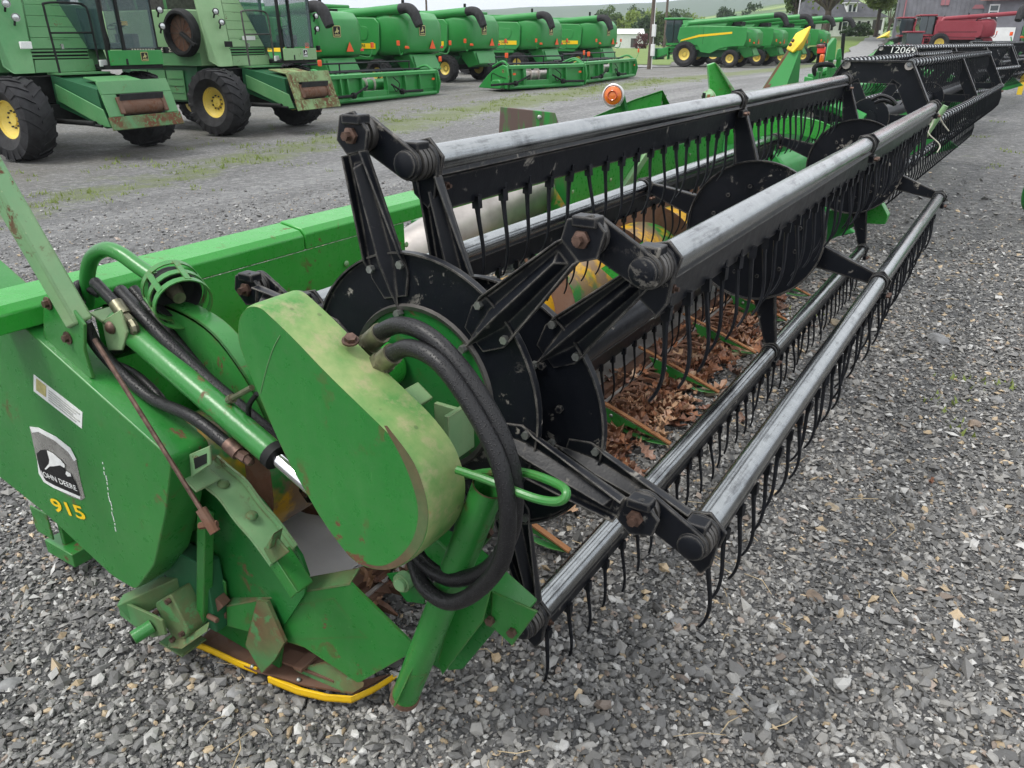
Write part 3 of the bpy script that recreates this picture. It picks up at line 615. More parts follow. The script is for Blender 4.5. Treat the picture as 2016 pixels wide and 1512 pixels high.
bb = B(); q = (rb - ra).normalized(); bb.cyl(rb - q * 0.01, rb + q * 0.05, 0.012, n=10); bb.cyl(rb + q * 0.02 + Vector((-.02, -.01, -.015)), rb + q * 0.03 + Vector((.01, .01, 0)), 0.008, n=6); part('rod_end', bb, 'rust', rod)

# --- big rounded chain cover
fo = rnd_poly(py(-0.385, (512, 604), (572, 660), (643, 735), (705, 795), (772, 860), (822, 925), (846, 1000), (840, 1060), (808, 1105), (760, 1126), (700, 1112), (640, 1035), (560, 895), (496, 745), (468, 672), (470, 625), (488, 603)), 0.05, 4)
b = B(); b.prism(fo, (0, 0.006, 0)); cv = part('chain_cover', b, 'green', H, 0.0)
n_ = len(fo); cx = sum((p for p in fo), Vector()) / n_
b = B(); ring = [(0.0, 1.0), (0.006, 1.008), (0.02, 1.012), (0.112, 1.014)]; vs, fs = [], []
for dy, sc_ in ring:
    for p in fo: q = cx + (p - cx) * sc_; vs.append(Vector((q.x, p.y + dy, q.z)))
for i in range(len(ring) - 1):
    for k in range(n_): fs.append((i * n_ + k, i * n_ + (k + 1) % n_, (i + 1) * n_ + (k + 1) % n_, (i + 1) * n_ + k))
b.add(vs, fs)
part('cover_rim', b, 'rim_paint', cv, smooth=50, label='faded yellow-green rim of the chain cover')
cr_ = bez(py(-0.3856, (762, 838), (815, 912), (841, 992), (836, 1055), (806, 1101), (758, 1122), (705, 1110)), 5); ci_ = bez(py(-0.3856, (756, 838), (798, 918), (822, 995), (816, 1052), (790, 1092), (752, 1114), (705, 1106)), 5)
bb = B(); bb.add(cr_ + ci_, [(i, i + 1, i + 1 + len(cr_), i + len(cr_)) for i in range(len(cr_) - 1)]); part('rust_band', bb, 'rust_edge', cv, smooth=0, label='brown rust band along the lower edge of the cover')
sc1 = bez(py(-0.3857, (551, 660), (536, 690), (522, 735), (512, 775)), 5); bb = B(); bb.tube(sc1, .0009, 4); part('scratch', bb, 'green_old_pale', cv)
bb = B(); q = PY(690, 672, -.30); bb.cyl(q, q + Vector((0.004, -0.003, 0.012)), 0.012, n=6); bb.cyl(q, q + Vector((0.001, -0.001, 0.004)), 0.017, n=14); part('bolt', bb, 'bolt', cv)
# motor hoses arching out of the cover and under it
def yy_path(*p): return [PY(a, b_, c) for a, b_, c in p]
m1 = hose('motor_hose', yy_path((745, 655, -.24), (790, 640, -.25), (850, 665, -.26), (920, 740, -.27), (985, 850, -.28), (1012, 950, -.28), (1005, 1050, -.28), (960, 1120, -.28), (890, 1140, -.28), (835, 1110, -.27), (810, 1070, -.25)), 0.0172)
m2 = hose('motor_hose', yy_path((768, 698, -.27), (810, 685, -.28), (870, 720, -.29), (940, 820, -.30), (985, 920, -.31), (1000, 1020, -.315), (985, 1110, -.315), (930, 1170, -.31), (880, 1185, -.31), (835, 1155, -.30), (815, 1105, -.27)), 0.0172)
bb = B(); bb.cyl(PY(722, 680, -.235), PY(750, 655, -.24), 0.022, n=14); bb.cyl(PY(715, 688, -.235), PY(730, 674, -.235), 0.026, n=6); part('hose_fitting', bb, 'brass', m1)
bb = B(); bb.cyl(PY(750, 716, -.265), PY(774, 696, -.27), 0.022, n=14); bb.cyl(PY(744, 722, -.265), PY(756, 711, -.265), 0.026, n=6); part('hose_fitting', bb, 'brass', m2)

# --- stand pipe, loop handle and front beam under the cover
bb = B(); a, c = PY(963, 957, -.255), PY(797, 1372, -.245); bb.tube([a, c], 0.034, 20, cap=False); bb.tube([a, a.lerp(c, .1)], 0.0295, 20, cap=False)
sp = part('stand_pipe', bb, 'green', H)
bb = B(); d = (c - a).normalized(); bb.cyl(c - d * .012, c + d * .004, .037, n=20); bb.cyl(c, c + d * .012, .025, n=18); part('pipe_cap', bb, 'rust', sp)
bb = B(); bb.tube([a, a - d * .003], .0335, 20, cap=False); part('pipe_mouth', bb, 'rust', sp)
bb = B(); u = d.cross(Vector((0, 1, 0))).normalized(); q = a.lerp(c, .74); bb.prism([q + Vector((0, -.03, 0)), q + d * .17 + Vector((0, -.03, 0)), q + d * .17 + Vector((0, -.052, 0))], u * .005); part('gusset', bb, 'green', sp)
bb = B(); bb.tube(bez([PY(978, 990, -.24), PY(1000, 1000, -.23), PY(992, 1050, -.22), PY(975, 1110, -.22)], 5), 0.009, 10); part('pull_rod', bb, 'green', sp)
bb = B(); bb.tube(bez([PY(900, 925, -.3), PY(960, 945, -.3), PY(1050, 980, -.3), PY(1100, 987, -.3), PY(1115, 970, -.29), PY(1095, 952, -.27), PY(1030, 930, -.25), PY(960, 930, -.23), PY(915, 937, -.22)], 6), 0.0085, 10); part('loop_handle', bb, 'green', H)
bb = B(); a, c = PY(850, 1050, -.12), PY(1030, 1215, -.12); bb.bar(a, c, .075, .075); part('front_beam', bb, 'green', H, .004)
bb = B(); bb.prism(py(-.165, (968, 1165), (1058, 1205), (1008, 1272), (965, 1232)), (0, .006, 0)); bp = part('beam_end_plate', bb, 'green', H, .002)
for q in (PY(1010, 1243, -.166), PY(967, 1220, -.17), PY(964, 1046, -.2)): bb = B(); bb.cyl(q, q + Vector((0, -.012, 0)), .0115, n=6); part('bolt', bb, 'bolt', bp)
bb = B(); bb.prism(py(-.2, (900, 1010), (975, 1010), (965, 1060), (935, 1095), (880, 1090)), (0, .006, 0)); part('stand_plate', bb, 'green', sp, .002)
bb = B(); bb.prism(py(-.19, (905, 1150), (965, 1165), (950, 1225), (870, 1330), (862, 1300)), (0, .006, 0)); part('stand_plate', bb, 'green', sp, .002)
bb = B(); bb.prism(py(-.12, (930, 1200), (985, 1170), (1000, 1210), (910, 1318), (880, 1320)), (0, .006, 0)); part('stand_plate', bb, 'green_deep', sp, .002)
bb = B(); bb.prism(py(-.1, (858, 1160), (900, 1100), (870, 1320), (820, 1290), (818, 1245)), (0, .006, 0)); part('stand_plate', bb, 'green_deep', sp, .002)
bb = B(); q = PY(800, 1140, -.2); bb.prism(py(-.19, (760, 1130), (838, 1120), (835, 1190), (800, 1185)), (0, .006, 0)); pv = part('pivot_plate', bb, 'green_deep', H, .002)
bb = B(); bb.cyl(q + Vector((0, .0, 0)), q + Vector((0, -.02, 0)), .024, n=18); bb.cyl(q + Vector((0, -.02, 0)), q + Vector((0, -.028, 0)), .018, n=16); part('pivot_pin', bb, 'green_pale', pv)

# --- end sheet, curved edge rail, knife drive
es = [(-1.03, 0.86), (-0.86, 0.80), (-0.72, 0.755), (-0.60, 0.69), (-0.50, 0.59), (-0.43, 0.50), (-0.41, 0.40), (-0.44, 0.2), (-0.47, 0.06), (-1.05, 0.07), (-1.1, 0.4)]
es_n = [(p.x, p.z) for p in py(-.3, (405, 905), (428, 918), (466, 940), (515, 988), (556, 1040), (592, 1095), (606, 1135), (598, 1172), (560, 1230))] + [(-.47, .06), (-1.05, .07), (-1.1, .4), (-1.03, .8)]
b = B(); b.prism([(x, -0.3, z) for x, z in es_n], (0, 0.008, 0)); part('end_sheet', b, 'green_deep', H)
rail = bez(py(-.38, (372, 930), (400, 955), (430, 981), (462, 1025), (492, 1059), (531, 1112)), 4)
b = B(); b.strip(rail, (0, .078, 0), (0, 0, -.006)); b.strip([p + Vector((0, 0.072, 0)) for p in rail], (0, .006, 0), (0.012, 0, .014))
ra_ = part('edge_rail', b, 'green_pale', H, label='rusty pale rail along the curved edge of the end sheet')
for q in (PY(440, 953, -.345), PY(496, 1015, -.345)): bb = B(); bb.dome(q, (0.35, 0, 0.9), .015, .009); part('rivet', bb, 'green_rust', ra_)
bb = B(); bb.strip(bez(py(-.37, (538, 1095), (560, 1128), (585, 1166)), 3), (0, .05, 0), (0, 0, -.006)); bb.strip(bez(py(-.37, (538, 1095), (560, 1128), (585, 1166)), 3), (0, .006, 0), (-.025, 0, -.03)); part('rail_extension', bb, 'green', ra_, .002)
bb = B(); bb.prism(py(-.41, (372, 895), (412, 878), (415, 915), (376, 940)), (0, .006, 0)); bb.box(PY(395, 940, -.38), (.06, .07, .006), (0, .5, 0)); tb_ = part('latch_bracket', bb, 'green_pale', H, .002)
bb = B(); bb.prism(py(-.4115, (381, 903), (406, 893), (406, 912), (384, 924)), (0, .003, 0)); part('slot', bb, 'dark', tb_)
bb = B(); bb.prism(py(-.375, (518, 1080), (545, 1060), (568, 1088), (535, 1112)), (0, .006, 0)); bb.prism(py(-.39, (520, 1080), (538, 1050), (531, 1082)), (0, .03, 0)); part('rail_tab', bb, 'green_rust', ra_, .002)
# square strut in front of the end sheet
bb = B(); bb.bar(PY(405, 1010, -.36), PY(402, 1215, -.36), .03, .03, up=(0, 1, 0)); part('strut', bb, 'green', H, .003)
bb = B(); bb.prism(py(-.31, (420, 1120), (446, 1145), (448, 1170), (424, 1175)), (0, -.006, 0)); part('knee_plate', bb, 'green', H, .002)
bb = B(); bb.cyl(PY(345, 880, -.33), PY(360, 1030, -.33), .045, n=16); bb.cyl(PY(360, 850, -.33), PY(355, 905, -.33), .034, n=16); part('drive_housing', bb, 'green', H)
# wobble-box arm and guard near the ground
bb = B(); bb.bar(PY(392, 1130, -.31), PY(248, 1196, -.44), .05, .06); wb = part('drive_beam', bb, 'green_rust', H, .004)
bb = B(); bb.prism(py(-.45, (232, 1190), (242, 1186), (300, 1212), (318, 1222), (326, 1250), (300, 1256), (268, 1236), (236, 1212)), (0, .008, 0)); part('beam_shoe', bb, 'green_rust', wb, .002)
bb = B(); q = PY(300, 1232, -.45); bb.cyl(q, q + Vector((-.015, -.05, -.012)), .019, n=16); part('grease_boss', bb, 'green', wb)
bb = B(); q2 = q + Vector((-.015, -.05, -.012)); bb.cyl(q2, q2 + Vector((-.002, -.006, -.001)), .014, n=14); part('boss_bore', bb, 'dark', wb)
bb = B(); pp = rnd_poly(py(-.42, (304, 1188), (335, 1170), (372, 1245), (362, 1262), (345, 1262), (318, 1225)), .012, 3); bb.prism(pp, (0, .07, 0)); gb = part('gear_box', bb, 'green_rust', H, .004)
for q in (PY(334, 1182, -.421), PY(343, 1257, -.421), PY(361, 1246, -.421), PY(310, 1204, -.421)): bb = B(); bb.cyl(q, q + Vector((0, -.012, 0)), .0075, n=6); part('bolt', bb, 'bolt', gb)
bb = B(); bb.strip([PY(330, 1272, -.43), PY(358, 1275, -.43), PY(408, 1240, -.39)], (0, 0.01, 0.02), (0.004, -.003, 0)); bb.box(PY(360, 1262, -.38), (.1, .08, .006)); part('gear_box_tray', bb, 'green_rust', H)
hose('drive_hose', [PY(330, 1130, -.35), PY(360, 1138, -.34), PY(385, 1160, -.33), PY(392, 1180, -.33)], .012)
bb = B(); bb.bar(PY(408, 1210, -.34), PY(440, 1180, -.33), .03, .03); bb.cyl(PY(410, 1212, -.365), PY(428, 1222, -.365), .008, n=8); bb.prism(py(-.33, (418, 1225), (444, 1206), (440, 1235), (420, 1240)), (0, .02, 0)); part('knife_head', bb, 'rust', H, .002)
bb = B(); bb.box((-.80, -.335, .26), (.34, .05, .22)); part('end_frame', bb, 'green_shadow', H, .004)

# --- end shield with its lettering
SY = -0.455
sh = rnd_poly([(-1.55, SY, 1.2), PY(0, 602, SY), PY(338, 905, SY), PY(326, 1010, SY), PY(304, 1112, SY), PY(268, 1162, SY), PY(222, 1135, SY), PY(90, 1012, SY), PY(0, 940, SY), (-1.6, SY, .46)], .024, 4)
b = B(); b.prism(sh, (0, .012, 0)); shp = part('end_shield', b, 'green', H, .003)
n_ = len(sh); cx = sum(sh, Vector()) / n_; b = B(); vs, fs = [], []
for dy, k in ((.003, 1.0), (.02, 1.004), (.1, 1.004), (.1, .99)):
    for p in sh: q = cx + (p - cx) * k; vs.append(Vector((q.x, p.y + dy, q.z)))
for i in range(3):
    for k in range(n_): fs.append((i * n_ + k, i * n_ + (k + 1) % n_, (i + 1) * n_ + (k + 1) % n_, (i + 1) * n_ + k))
b.add(vs, fs); part('shield_flange', b, 'green', shp, smooth=50)
def decal(name, pts, mat, lift, parent=shp, y=SY):
    bb = B(); bb.prism([PY(a, c, y - lift) for a, c in pts], (0, .0008, 0)); return part(name, bb, mat, parent, smooth=0)
st = decal('sticker', ((66, 737), (162, 812), (161, 844), (66, 770)), 'decal_white', .0012)
decal('sticker_mark', ((71, 745), (90, 760), (90, 782), (71, 768)), 'decal_gold', .0024, st)
sx_, su_ = PY(155, 815, SY) - PY(95, 770, SY), PY(100, 770, SY) - PY(100, 790, SY)
for i in range(5):
    t = (i + .7) / 5.6; q0, q1 = Vector((95, 764 + 26 * t)), Vector((156, 811 + 27 * t)) - Vector((7 * (i % 3), 5 * (i % 3)))
    decal('sticker_line', ((q0.x, q0.y), (q1.x, q1.y), (q1.x, q1.y + 2.2), (q0.x, q0.y + 2.2)), 'decal_grey', .0024, st)
bdg = decal('badge', ((58, 840), (75, 842), (110, 860), (138, 882), (150, 905), (158, 945), (167, 980), (160, 985), (140, 978), (105, 960), (90, 950), (80, 938), (70, 895)), 'decal_silver', .0015)
decal('badge_edge', ((58, 840), (75, 842), (110, 860), (138, 882), (150, 905), (146, 908), (134, 890), (108, 868), (75, 850), (63, 852)), 'decal_white', .0028, bdg)
decal('badge_line', ((73, 905), (80, 930), (90, 944), (106, 954), (158, 978), (158, 983), (104, 960), (86, 949), (76, 932)), 'decal_white', .0028, bdg)
decal('badge_field', ((72, 893), (80, 886), (92, 886), (96, 898), (104, 905), (110, 916), (118, 917), (126, 922), (130, 930), (140, 936), (148, 950), (152, 962), (157, 977), (108, 956), (90, 946), (82, 934), (75, 912)), 'decal_black', .0036, bdg)
decal('badge_figure', ((92, 887), (104, 893), (118, 905), (128, 917), (126, 921), (118, 916), (106, 918), (98, 918), (90, 925), (88, 923), (96, 913), (97, 905)), 'decal_white', .0046, bdg)
decal('badge_figure', ((130, 928), (138, 932), (140, 938), (133, 938), (129, 933)), 'decal_white', .0046, bdg)
def on_panel(x0, y0, x1, y1): a, c = PY(x0, y0, SY), PY(x1, y1, SY); return (a + c) / 2, (c - a)
q, ax = on_panel(86, 936, 156, 967); ax.y = 0; up = Vector((-ax.z, 0, ax.x)).normalized() + Vector((-.15, 0, 0))
lettering('badge_lettering', 'JOHN DEERE', q + Vector((0, -.005, .008)), ax, up, .022, 'decal_white', bdg, bold=.012, width=ax.length * 1.0)
q, ax = on_panel(103, 992, 167, 1011); ax.y = 0; up = Vector((-ax.z, 0, ax.x)).normalized() + Vector((-.12, 0, 0))
lettering('number_decal', '915', q + Vector((0, -.002, 0)), ax, up, .043, 'decal_yellow', shp, bold=.02, width=ax.length * 1.0)
bb = B()
rs = random.Random(4)
for i in range(14):
    t = i / 13; q = PY(203 + 24 * t + rs.uniform(-1.5, 1.5), 912 + 130 * t, SY - .001); bb.box(q, (.0025, .0012, rs.uniform(.004, .018)))
part('paint_drip', bb, 'decal_white', shp, smooth=0)
# top hardware of the shield
bb = B(); bb.prism(py(-.44, (85, 610), (105, 560), (165, 640), (165, 690), (182, 745), (150, 742), (85, 660)), (0, .008, 0)); ub = part('tube_bracket', bb, 'green', H, .002)
bb = B(); bb.strip(bez([PY(108, 695, -.44), PY(160, 738, -.44), PY(208, 782, -.44), PY(222, 786, -.42)], 3), (0, .07, 0), (0, 0, -.006)); part('bracket_foot', bb, 'green_pale', ub)
for q in (PY(95, 597, -.441), PY(134, 665, -.441), ): bb = B(); bb.cyl(q, q + Vector((0, -.012, 0)), .009, n=6); bb.cyl(q, q + Vector((0, -.003, 0)), .016, n=14); part('bolt', bb, 'bolt', ub)
ta, tb2 = PY(158, 637, -.425), PY(-20, 330, -.46); td = (tb2 - ta).normalized()
bb = B(); bb.bar(ta, ta + td * 1.0, .046, .05, up=(CAM - ta).normalized() + _r * .9 + _u * .35); part('marker_post', bb, 'green_pale', H, .006, label='pale green square tube rising out of the picture at the left')
bb = B(); bb.prism(rnd_poly(py(-.44, (-30, 580), (0, 582), (40, 605), (54, 625), (54, 660), (0, 625), (-30, 610)), .01, 3), (0, .008, 0)); lg = part('hinge_lug', bb, 'green', H, .002)
bb = B(); q = PY(33, 620, -.441); bb.cyl(q, q + Vector((0, -.022, 0)), .014, n=6); part('bolt', bb, 'bolt_zinc', lg)
for q in (PY(78, 668, -.42), PY(254, 812, -.42)):
    bb = B(); bb.lathe([(.016, -.002), (.019, 0), (.016, .002), (.013, 0)], q, (.3, -.5, .8), 20, closed=True); bb.cyl(q + Vector((-.02, 0, -.004)), q + Vector((.022, 0, .004)), .004, n=8); part('spring_pin', bb, 'brass', shp)

# --- bent pipe and caged lamp on the back beam
bb = B(); bb.tube(bez([PY(172, 600, -.3), PY(172, 545, -.3), PY(181, 508, -.295), PY(207, 491, -.29), PY(236, 499, -.285), PY(270, 523, -.28), PY(303, 546, -.275)], 5), .0185, 16); gp = part('bent_pipe', bb, 'green', H)
bb = B(); bb.prism(rnd_poly(py(-.28, (285, 545), (303, 535), (318, 540), (300, 570), (300, 605), (285, 605), (278, 575)), .01, 3), (0, .02, 0)); part('lamp_plate', bb, 'green', gp, .002)
lc_ = PY(350, 582, -.26); ax_ = Vector((.75, -.25, -.25)).normalized()
bb = B(); bb.lathe([(.0, -.055), (.05, -.052), (.058, -.03), (.058, .0), (.054, .0), (.05, -.03), (0, -.04)], lc_, ax_, 24); lmp = part('marker_lamp', bb, 'dark', H)
bb = B(); bb.lathe([(0, .01), (.015, .012), (.02, -.02), (.02, -.04), (0, -.04)], lc_, ax_, 12); part('bulb_socket', bb, 'brass', lmp)
bb = B()
for hh in (-.045, 0.0, .035): bb.lathe([(.064, hh - .008), (.067, hh - .008), (.067, hh + .008), (.064, hh + .008)], lc_, ax_, 28, closed=True)
e1 = ax_.cross(Vector((0, 0, 1))).normalized(); e2 = ax_.cross(e1)
for i in range(6):
    a = i * math.pi / 3 + .3; q = lc_ + (e1 * math.cos(a) + e2 * math.sin(a)) * .0655; bb.bar(q - ax_ * .045, q + ax_ * .036, .014, .004, up=(e1 * math.cos(a) + e2 * math.sin(a)))
part('lamp_cage', bb, 'green', lmp)
bb = B(); bb.cyl(PY(268, 550, -.1), PY(258, 560, -.13), .018, n=10); bb.cyl(PY(262, 556, -.12), PY(272, 566, -.15), .012, n=6); part('coupling', bb, 'bolt_zinc', H)

# --- back of the header: beam, back sheet with the feeder opening, floor, auger
XB = -1.0
def beam(y0, y1, dz=0.0):
    b = B(); b.prism([(XB - .125, y0, .985), (XB + .003, y0, .985), (XB + .003, y0, 1.032 + dz), (XB - .014, y0, 1.05 + dz), (XB - .105, y0, 1.064 + dz), (XB - .125, y0, 1.052 + dz)], (0, y1 - y0, 0)); return b
part('top_beam', beam(-.7, .44), 'green_bright', H, .004)
part('top_beam', beam(.446, 4.8, .004), 'green_bright', H, .004)
b = B(); sec = [(XB, .984), (XB + .002, .5), (XB + .03, .33), (XB + .1, .2), (XB + .22, .13), (XB + .38, .115)]
b.strip([(x, -.292, z) for x, z in sec], (0, 1.24, 0), (-.006, 0, -.004)); part('back_sheet', b, 'green_bright', H)
b = B(); b.strip([(x, 2.3, z) for x, z in sec], (0, 2.4, 0), (-.006, 0, -.004)); part('back_sheet', b, 'green_bright', H)
b = B(); b.strip([(x, .948, z) for x, z in sec[2:]], (0, 1.352, 0), (-.006, 0, -.004)); part('floor_pan', b, 'worn_sheet', H)
b = B(); b.strip([(XB + .30, 0, .131), (XB + .38, 0, .121), (XB + .46, 0, .108)], (0, 4.95, 0), (0, 0, -.005)); b.v = [v + Vector((0, -.288, 0)) for v in b.v]; part('floor_sheet', b, 'bare_sheet', H)
b = B(); b.bar((-.53, -.2, .082), (-.53, 4.65, .082), .07, .03); b.bar((-.47, -.2, .06), (-.47, 4.65, .06), .05, .03); part('cutter_bar', b, 'rust', H)
for y in (.3, .62, .95, 2.3, 2.75, 3.3, 4.0):        # flange bolts on the back sheet
    
    for zz in (.9, .72): bb = B(); bb.dome((XB + .006, y, zz), (1, 0, 0), .011, .006); part('bolt', bb, 'green_pale', H)
b = B(); b.strip([(XB + .13, -.285, .195), (XB + .22, -.285, .145), (XB + .34, -.285, .132), (XB + .45, -.285, .116)], (0, 1.3, 0), (0, 0, -.003)); part('trough_liner', b, 'trough_zinc', H)
b = B(); b.bar((XB + .01, 2.72, .72), (XB + .02, 3.22, 1.0), .05, .03, up=(1, 0, 0)); part('back_brace', b, 'green_pale', H, .003)
AX, AZ = -.78, .49
b = B(); b.lathe([(.0, 0), (.2, 0), (.2, 4.92), (0, 4.92)], (AX, -.28, AZ), (0, 1, 0), 40); ag = part('auger_drum', b, 'auger_paint', H)
def flight(y0, y1, turns, r0=.2, r1=.305, hand=1):
    b = B(); n = int(abs(turns) * 30); vs = []
    for i in range(n + 1):
        t = i / n; a = hand * 2 * math.pi * turns * t; y = y0 + (y1 - y0) * t; c, s = math.cos(a), math.sin(a)
        for r in (r0, r1):
            for dy in (-.002, .002): vs.append(Vector((AX + r * c, y + dy, AZ + r * s)))
    fs = []
    for i in range(n):
        k = i * 4; fs += [(k, k + 2, k + 6, k + 4), (k + 1, k + 5, k + 7, k + 3), (k + 2, k + 3, k + 7, k + 6)]
    return b.add(vs, fs)
part('auger_flight', flight(-.25, 1.5, 3.2), 'rust', ag)
part('auger_flight', flight(4.6, 2.2, 4.2, hand=1), 'rust', ag)
for i in range(8):
    a = i * 2.1; y = 1.6 + i * .08; bb = B(); bb.cyl((AX + .19 * math.cos(a), y, AZ + .19 * math.sin(a)), (AX + .31 * math.cos(a), y, AZ + .31 * math.sin(a)), .008, n=8); part('auger_finger', bb, 'rust', ag)
bb = B(); bb.prism([(-.62, 1.9, .64), (-.5, 1.92, .55), (-.44, 1.95, .78)], (0, .01, 0)); part('deflector', bb, 'green_bright', H)

# --- knife guards and crop lifters along the cutter bar
b = B(); b.taper((0, 0, 0), (.075, 0, .004), .03, .026, .016, .02); b.taper((.075, 0, .004), (.125, 0, .0), .018, .022, .004, .006); b.box((.01, .0, .016), (.05, .052, .008))
GM = finish(b.mesh('knife_guard'), 'rust', 30)
b = B(); b.prism([(0, 0, 0), (.055, .0, 0), (.0, .032, 0), (0, -.032, 0), (.055, 0, 0)][1:4], (0, 0, .004)); KM = finish(b.mesh('knife_section'), 'rust', 0)
for i in range(62):
    y = -.12 + i * .0762; o = link('knife_guard', GM, H, Vector((-.455, y, .075)) - BASE); o.rotation_euler = (0, random.Random(i).gauss(0, .03), random.Random(i + 99).gauss(0, .03))
b = B(); b.bar((-.44, -.15, .098), (-.44, 4.6, .098), .014, .006); part('knife_back', b, 'bare_sheet', H)
for i in range(62): link('knife_section', KM, H, Vector((-.442, -.08 + i * .0762, .093)) - BASE)
def lifter(y):
    b = B(); z0 = .125
    out = [(-.44, z0 + .03), (-.36, z0 + .012), (-.2, z0 - .04), (-.07, z0 - .082), (-.1, z0 - .09), (-.2, z0 - .075), (-.28, z0 - .05), (-.33, z0 - .06), (-.37, z0 - .045), (-.38, z0 - .01)]
    b.prism([(x, y, z) for x, z in out[:4] + [(-.2, z0 - .058), (-.27, z0 - .045), (-.3, z0 - .075), (-.36, z0 - .085), (-.4, z0 - .06), (-.41, z0 - .01)]], (0, .006, 0))
    b.strip(bez([(-.33, y, z0 - .062), (-.24, y, z0 - .085), (-.15, y, z0 - .093), (-.07, y, z0 - .082)], 3), (0, .03, 0), (0, 0, -.004))
    o = part('crop_lifter', b, 'green', H, .0015)
    f = B(); f.strip(bez([(-.5, y - .004, z0 + .065), (-.42, y - .004, z0 + .04), (-.3, y - .004, z0 + .002), (-.18, y - .004, z0 - .04), (-.065, y - .004, z0 - .083)], 3), (0, .022, 0), (0, 0, .007)); part('lifter_rib', f, 'rust_orange', o)
    g = B(); g.dome((-.345, y - .001, z0 - .015), (0, -1, 0), .009, .006); part('bolt', g, 'bolt_zinc', o)
for y in (.60, 1.05, 1.5, 2.13, 2.75, 3.4, 4.0): lifter(y)

# --- crop divider shoe at the near corner, with yellow wear strips
def pyv(*p): return [PY(a, c, d) for a, c, d in p]
b = B(); b.prism(pyv((446, 1192, -.325), (690, 1148, -.26), (822, 1278, -.215), (705, 1345, -.25), (600, 1275, -.29), (560, 1262, -.305), (447, 1232, -.33)), (0, .006, 0)); dv = part('crop_divider', b, 'green', H)
b = B(); b.strip(pyv((446, 1192, -.325), (570, 1168, -.29), (690, 1148, -.26)), (-.01, .045, .012), (0, -.001, -.005)); part('divider_flange', b, 'green_rust', dv)
b = B(); b.prism(pyv((505, 1185, -.328), (525, 1185, -.322), (560, 1265, -.325), (540, 1300, -.33), (515, 1325, -.335), (483, 1270, -.345), (490, 1240, -.34)), (0, .01, 0)); part('shoe_rib', b, 'green_rust', dv)
b = B(); b.prism([PZ(a, c, .045) for a, c in ((388, 1270), (440, 1215), (560, 1262), (640, 1290), (700, 1345), (768, 1330), (700, 1368), (600, 1352), (500, 1322))], (0, 0, .006)); part('shoe_plate', b, 'rust', dv, label='rust-brown sole plate under the crop divider')
b = B(); b.prism(pyv((548, 1335, -.29), (640, 1310, -.26), (715, 1352, -.25), (692, 1366, -.26), (600, 1352, -.28)), (0, .004, .012)); part('shoe_toe', b, 'green_rust', dv)
def wear(pts, w=.03):
    b = B(); P = [PZ(a, c, .035) for a, c in pts]; up = Vector((0, 0, .022)); b.strip(P, up, (0, .006, 0)); b.strip(P, (0.0, .022, .0), (0, 0, .006)); return part('wear_strip', b, 'yellow', dv, .001)
wear(((378, 1272), (420, 1290), (465, 1312), (506, 1328))); wear(((528, 1345), (585, 1368), (640, 1381), (692, 1385), (735, 1365), (772, 1342)))
b = B(); b.bar(PZ(560, 1290, .07), PZ(668, 1330, .07), .05, .008); b.bar(PZ(585, 1318, .085), PZ(616, 1290, .085), .03, .012); b.prism(pyv((600, 1305, -.25), (640, 1312, -.245), (632, 1335, -.26), (602, 1325, -.27)), (0, .006, 0)); part('knife_clip', b, 'rust', dv, .001)
for q in (PZ(588, 1338, .055), PZ(497, 1312, .055)): b = B(); b.dome(q, (0, 0, 1), .007, .006); part('bolt', b, 'bolt_zinc', dv)
# rear foot and frame behind the shield
b = B(); q = PZ(120, 1100, .06); b.box(q + Vector((0, .05, .02)), (.16, .1, .05)); b.box(q + Vector((.0, .06, .1)), (.02, .08, .16)); b.box(q + Vector((-.06, 0, .12)), (.1, .006, .1)); part('support_foot', b, 'green', H, .003)

# --- far end: end sheet, reel arm, divider point
b = B(); b.prism([(x, 4.7, z) for x, z in es], (0, .008, 0)); b.prism([(-.45, 4.62, .06), (-.1, 4.6, .3), (.05, 4.6, .42), (.0, 4.6, .55), (-.3, 4.64, .45)], (0, .01, 0)); part('end_sheet', b, 'green_deep', H)
b = B(); arc2 = bez([(-.95, 4.62, 1.02), (-.6, 4.62, 1.12), (-.3, 4.62, 1.1), (0.02, 4.62, .95)], 5); b.strip(arc2, (0, .06, 0), (0, 0, -.006)); b.strip(arc2, (0, .006, 0), (0.0, 0, -.12)); part('reel_arm', b, 'green_bright', H, .002)
b = B(); b.cyl(PY(1862, 208, 4.75), PY(1822, 268, 4.75), .018, n=12); pr_ = part('prop_rod', b, 'green_pale', H)
b = B(); b.tube(bez([PY(1848, 212, 4.7), PY(1835, 245, 4.72), PY(1828, 262, 4.7), PY(1850, 285, 4.72), PY(1845, 300, 4.7)], 5), .004, 6); b.tube(bez([PY(1845, 215, 4.7), PY(1855, 240, 4.72), PY(1868, 258, 4.75)], 5), .004, 6); part('twine', b, 'twine', pr_)
b = B(); b.prism([PY(a, c, 4.55) for a, c in ((1690, 405), (1730, 390), (1748, 425), (1742, 442), (1700, 440))], (0, .1, 0)); part('divider_point', b, 'green_bright', H, .004)
b = B(); b.tube(bez([PY(1716, 196, 4.6), PY(1735, 188, 4.6), PY(1755, 195, 4.6), PY(1765, 206, 4.6)], 4), .012, 8); b.tube(bez([PY(1722, 203, 4.62), PY(1740, 198, 4.62), PY(1762, 206, 4.62)], 4), .012, 8); part('hydraulic_hose', b, 'hose', H)

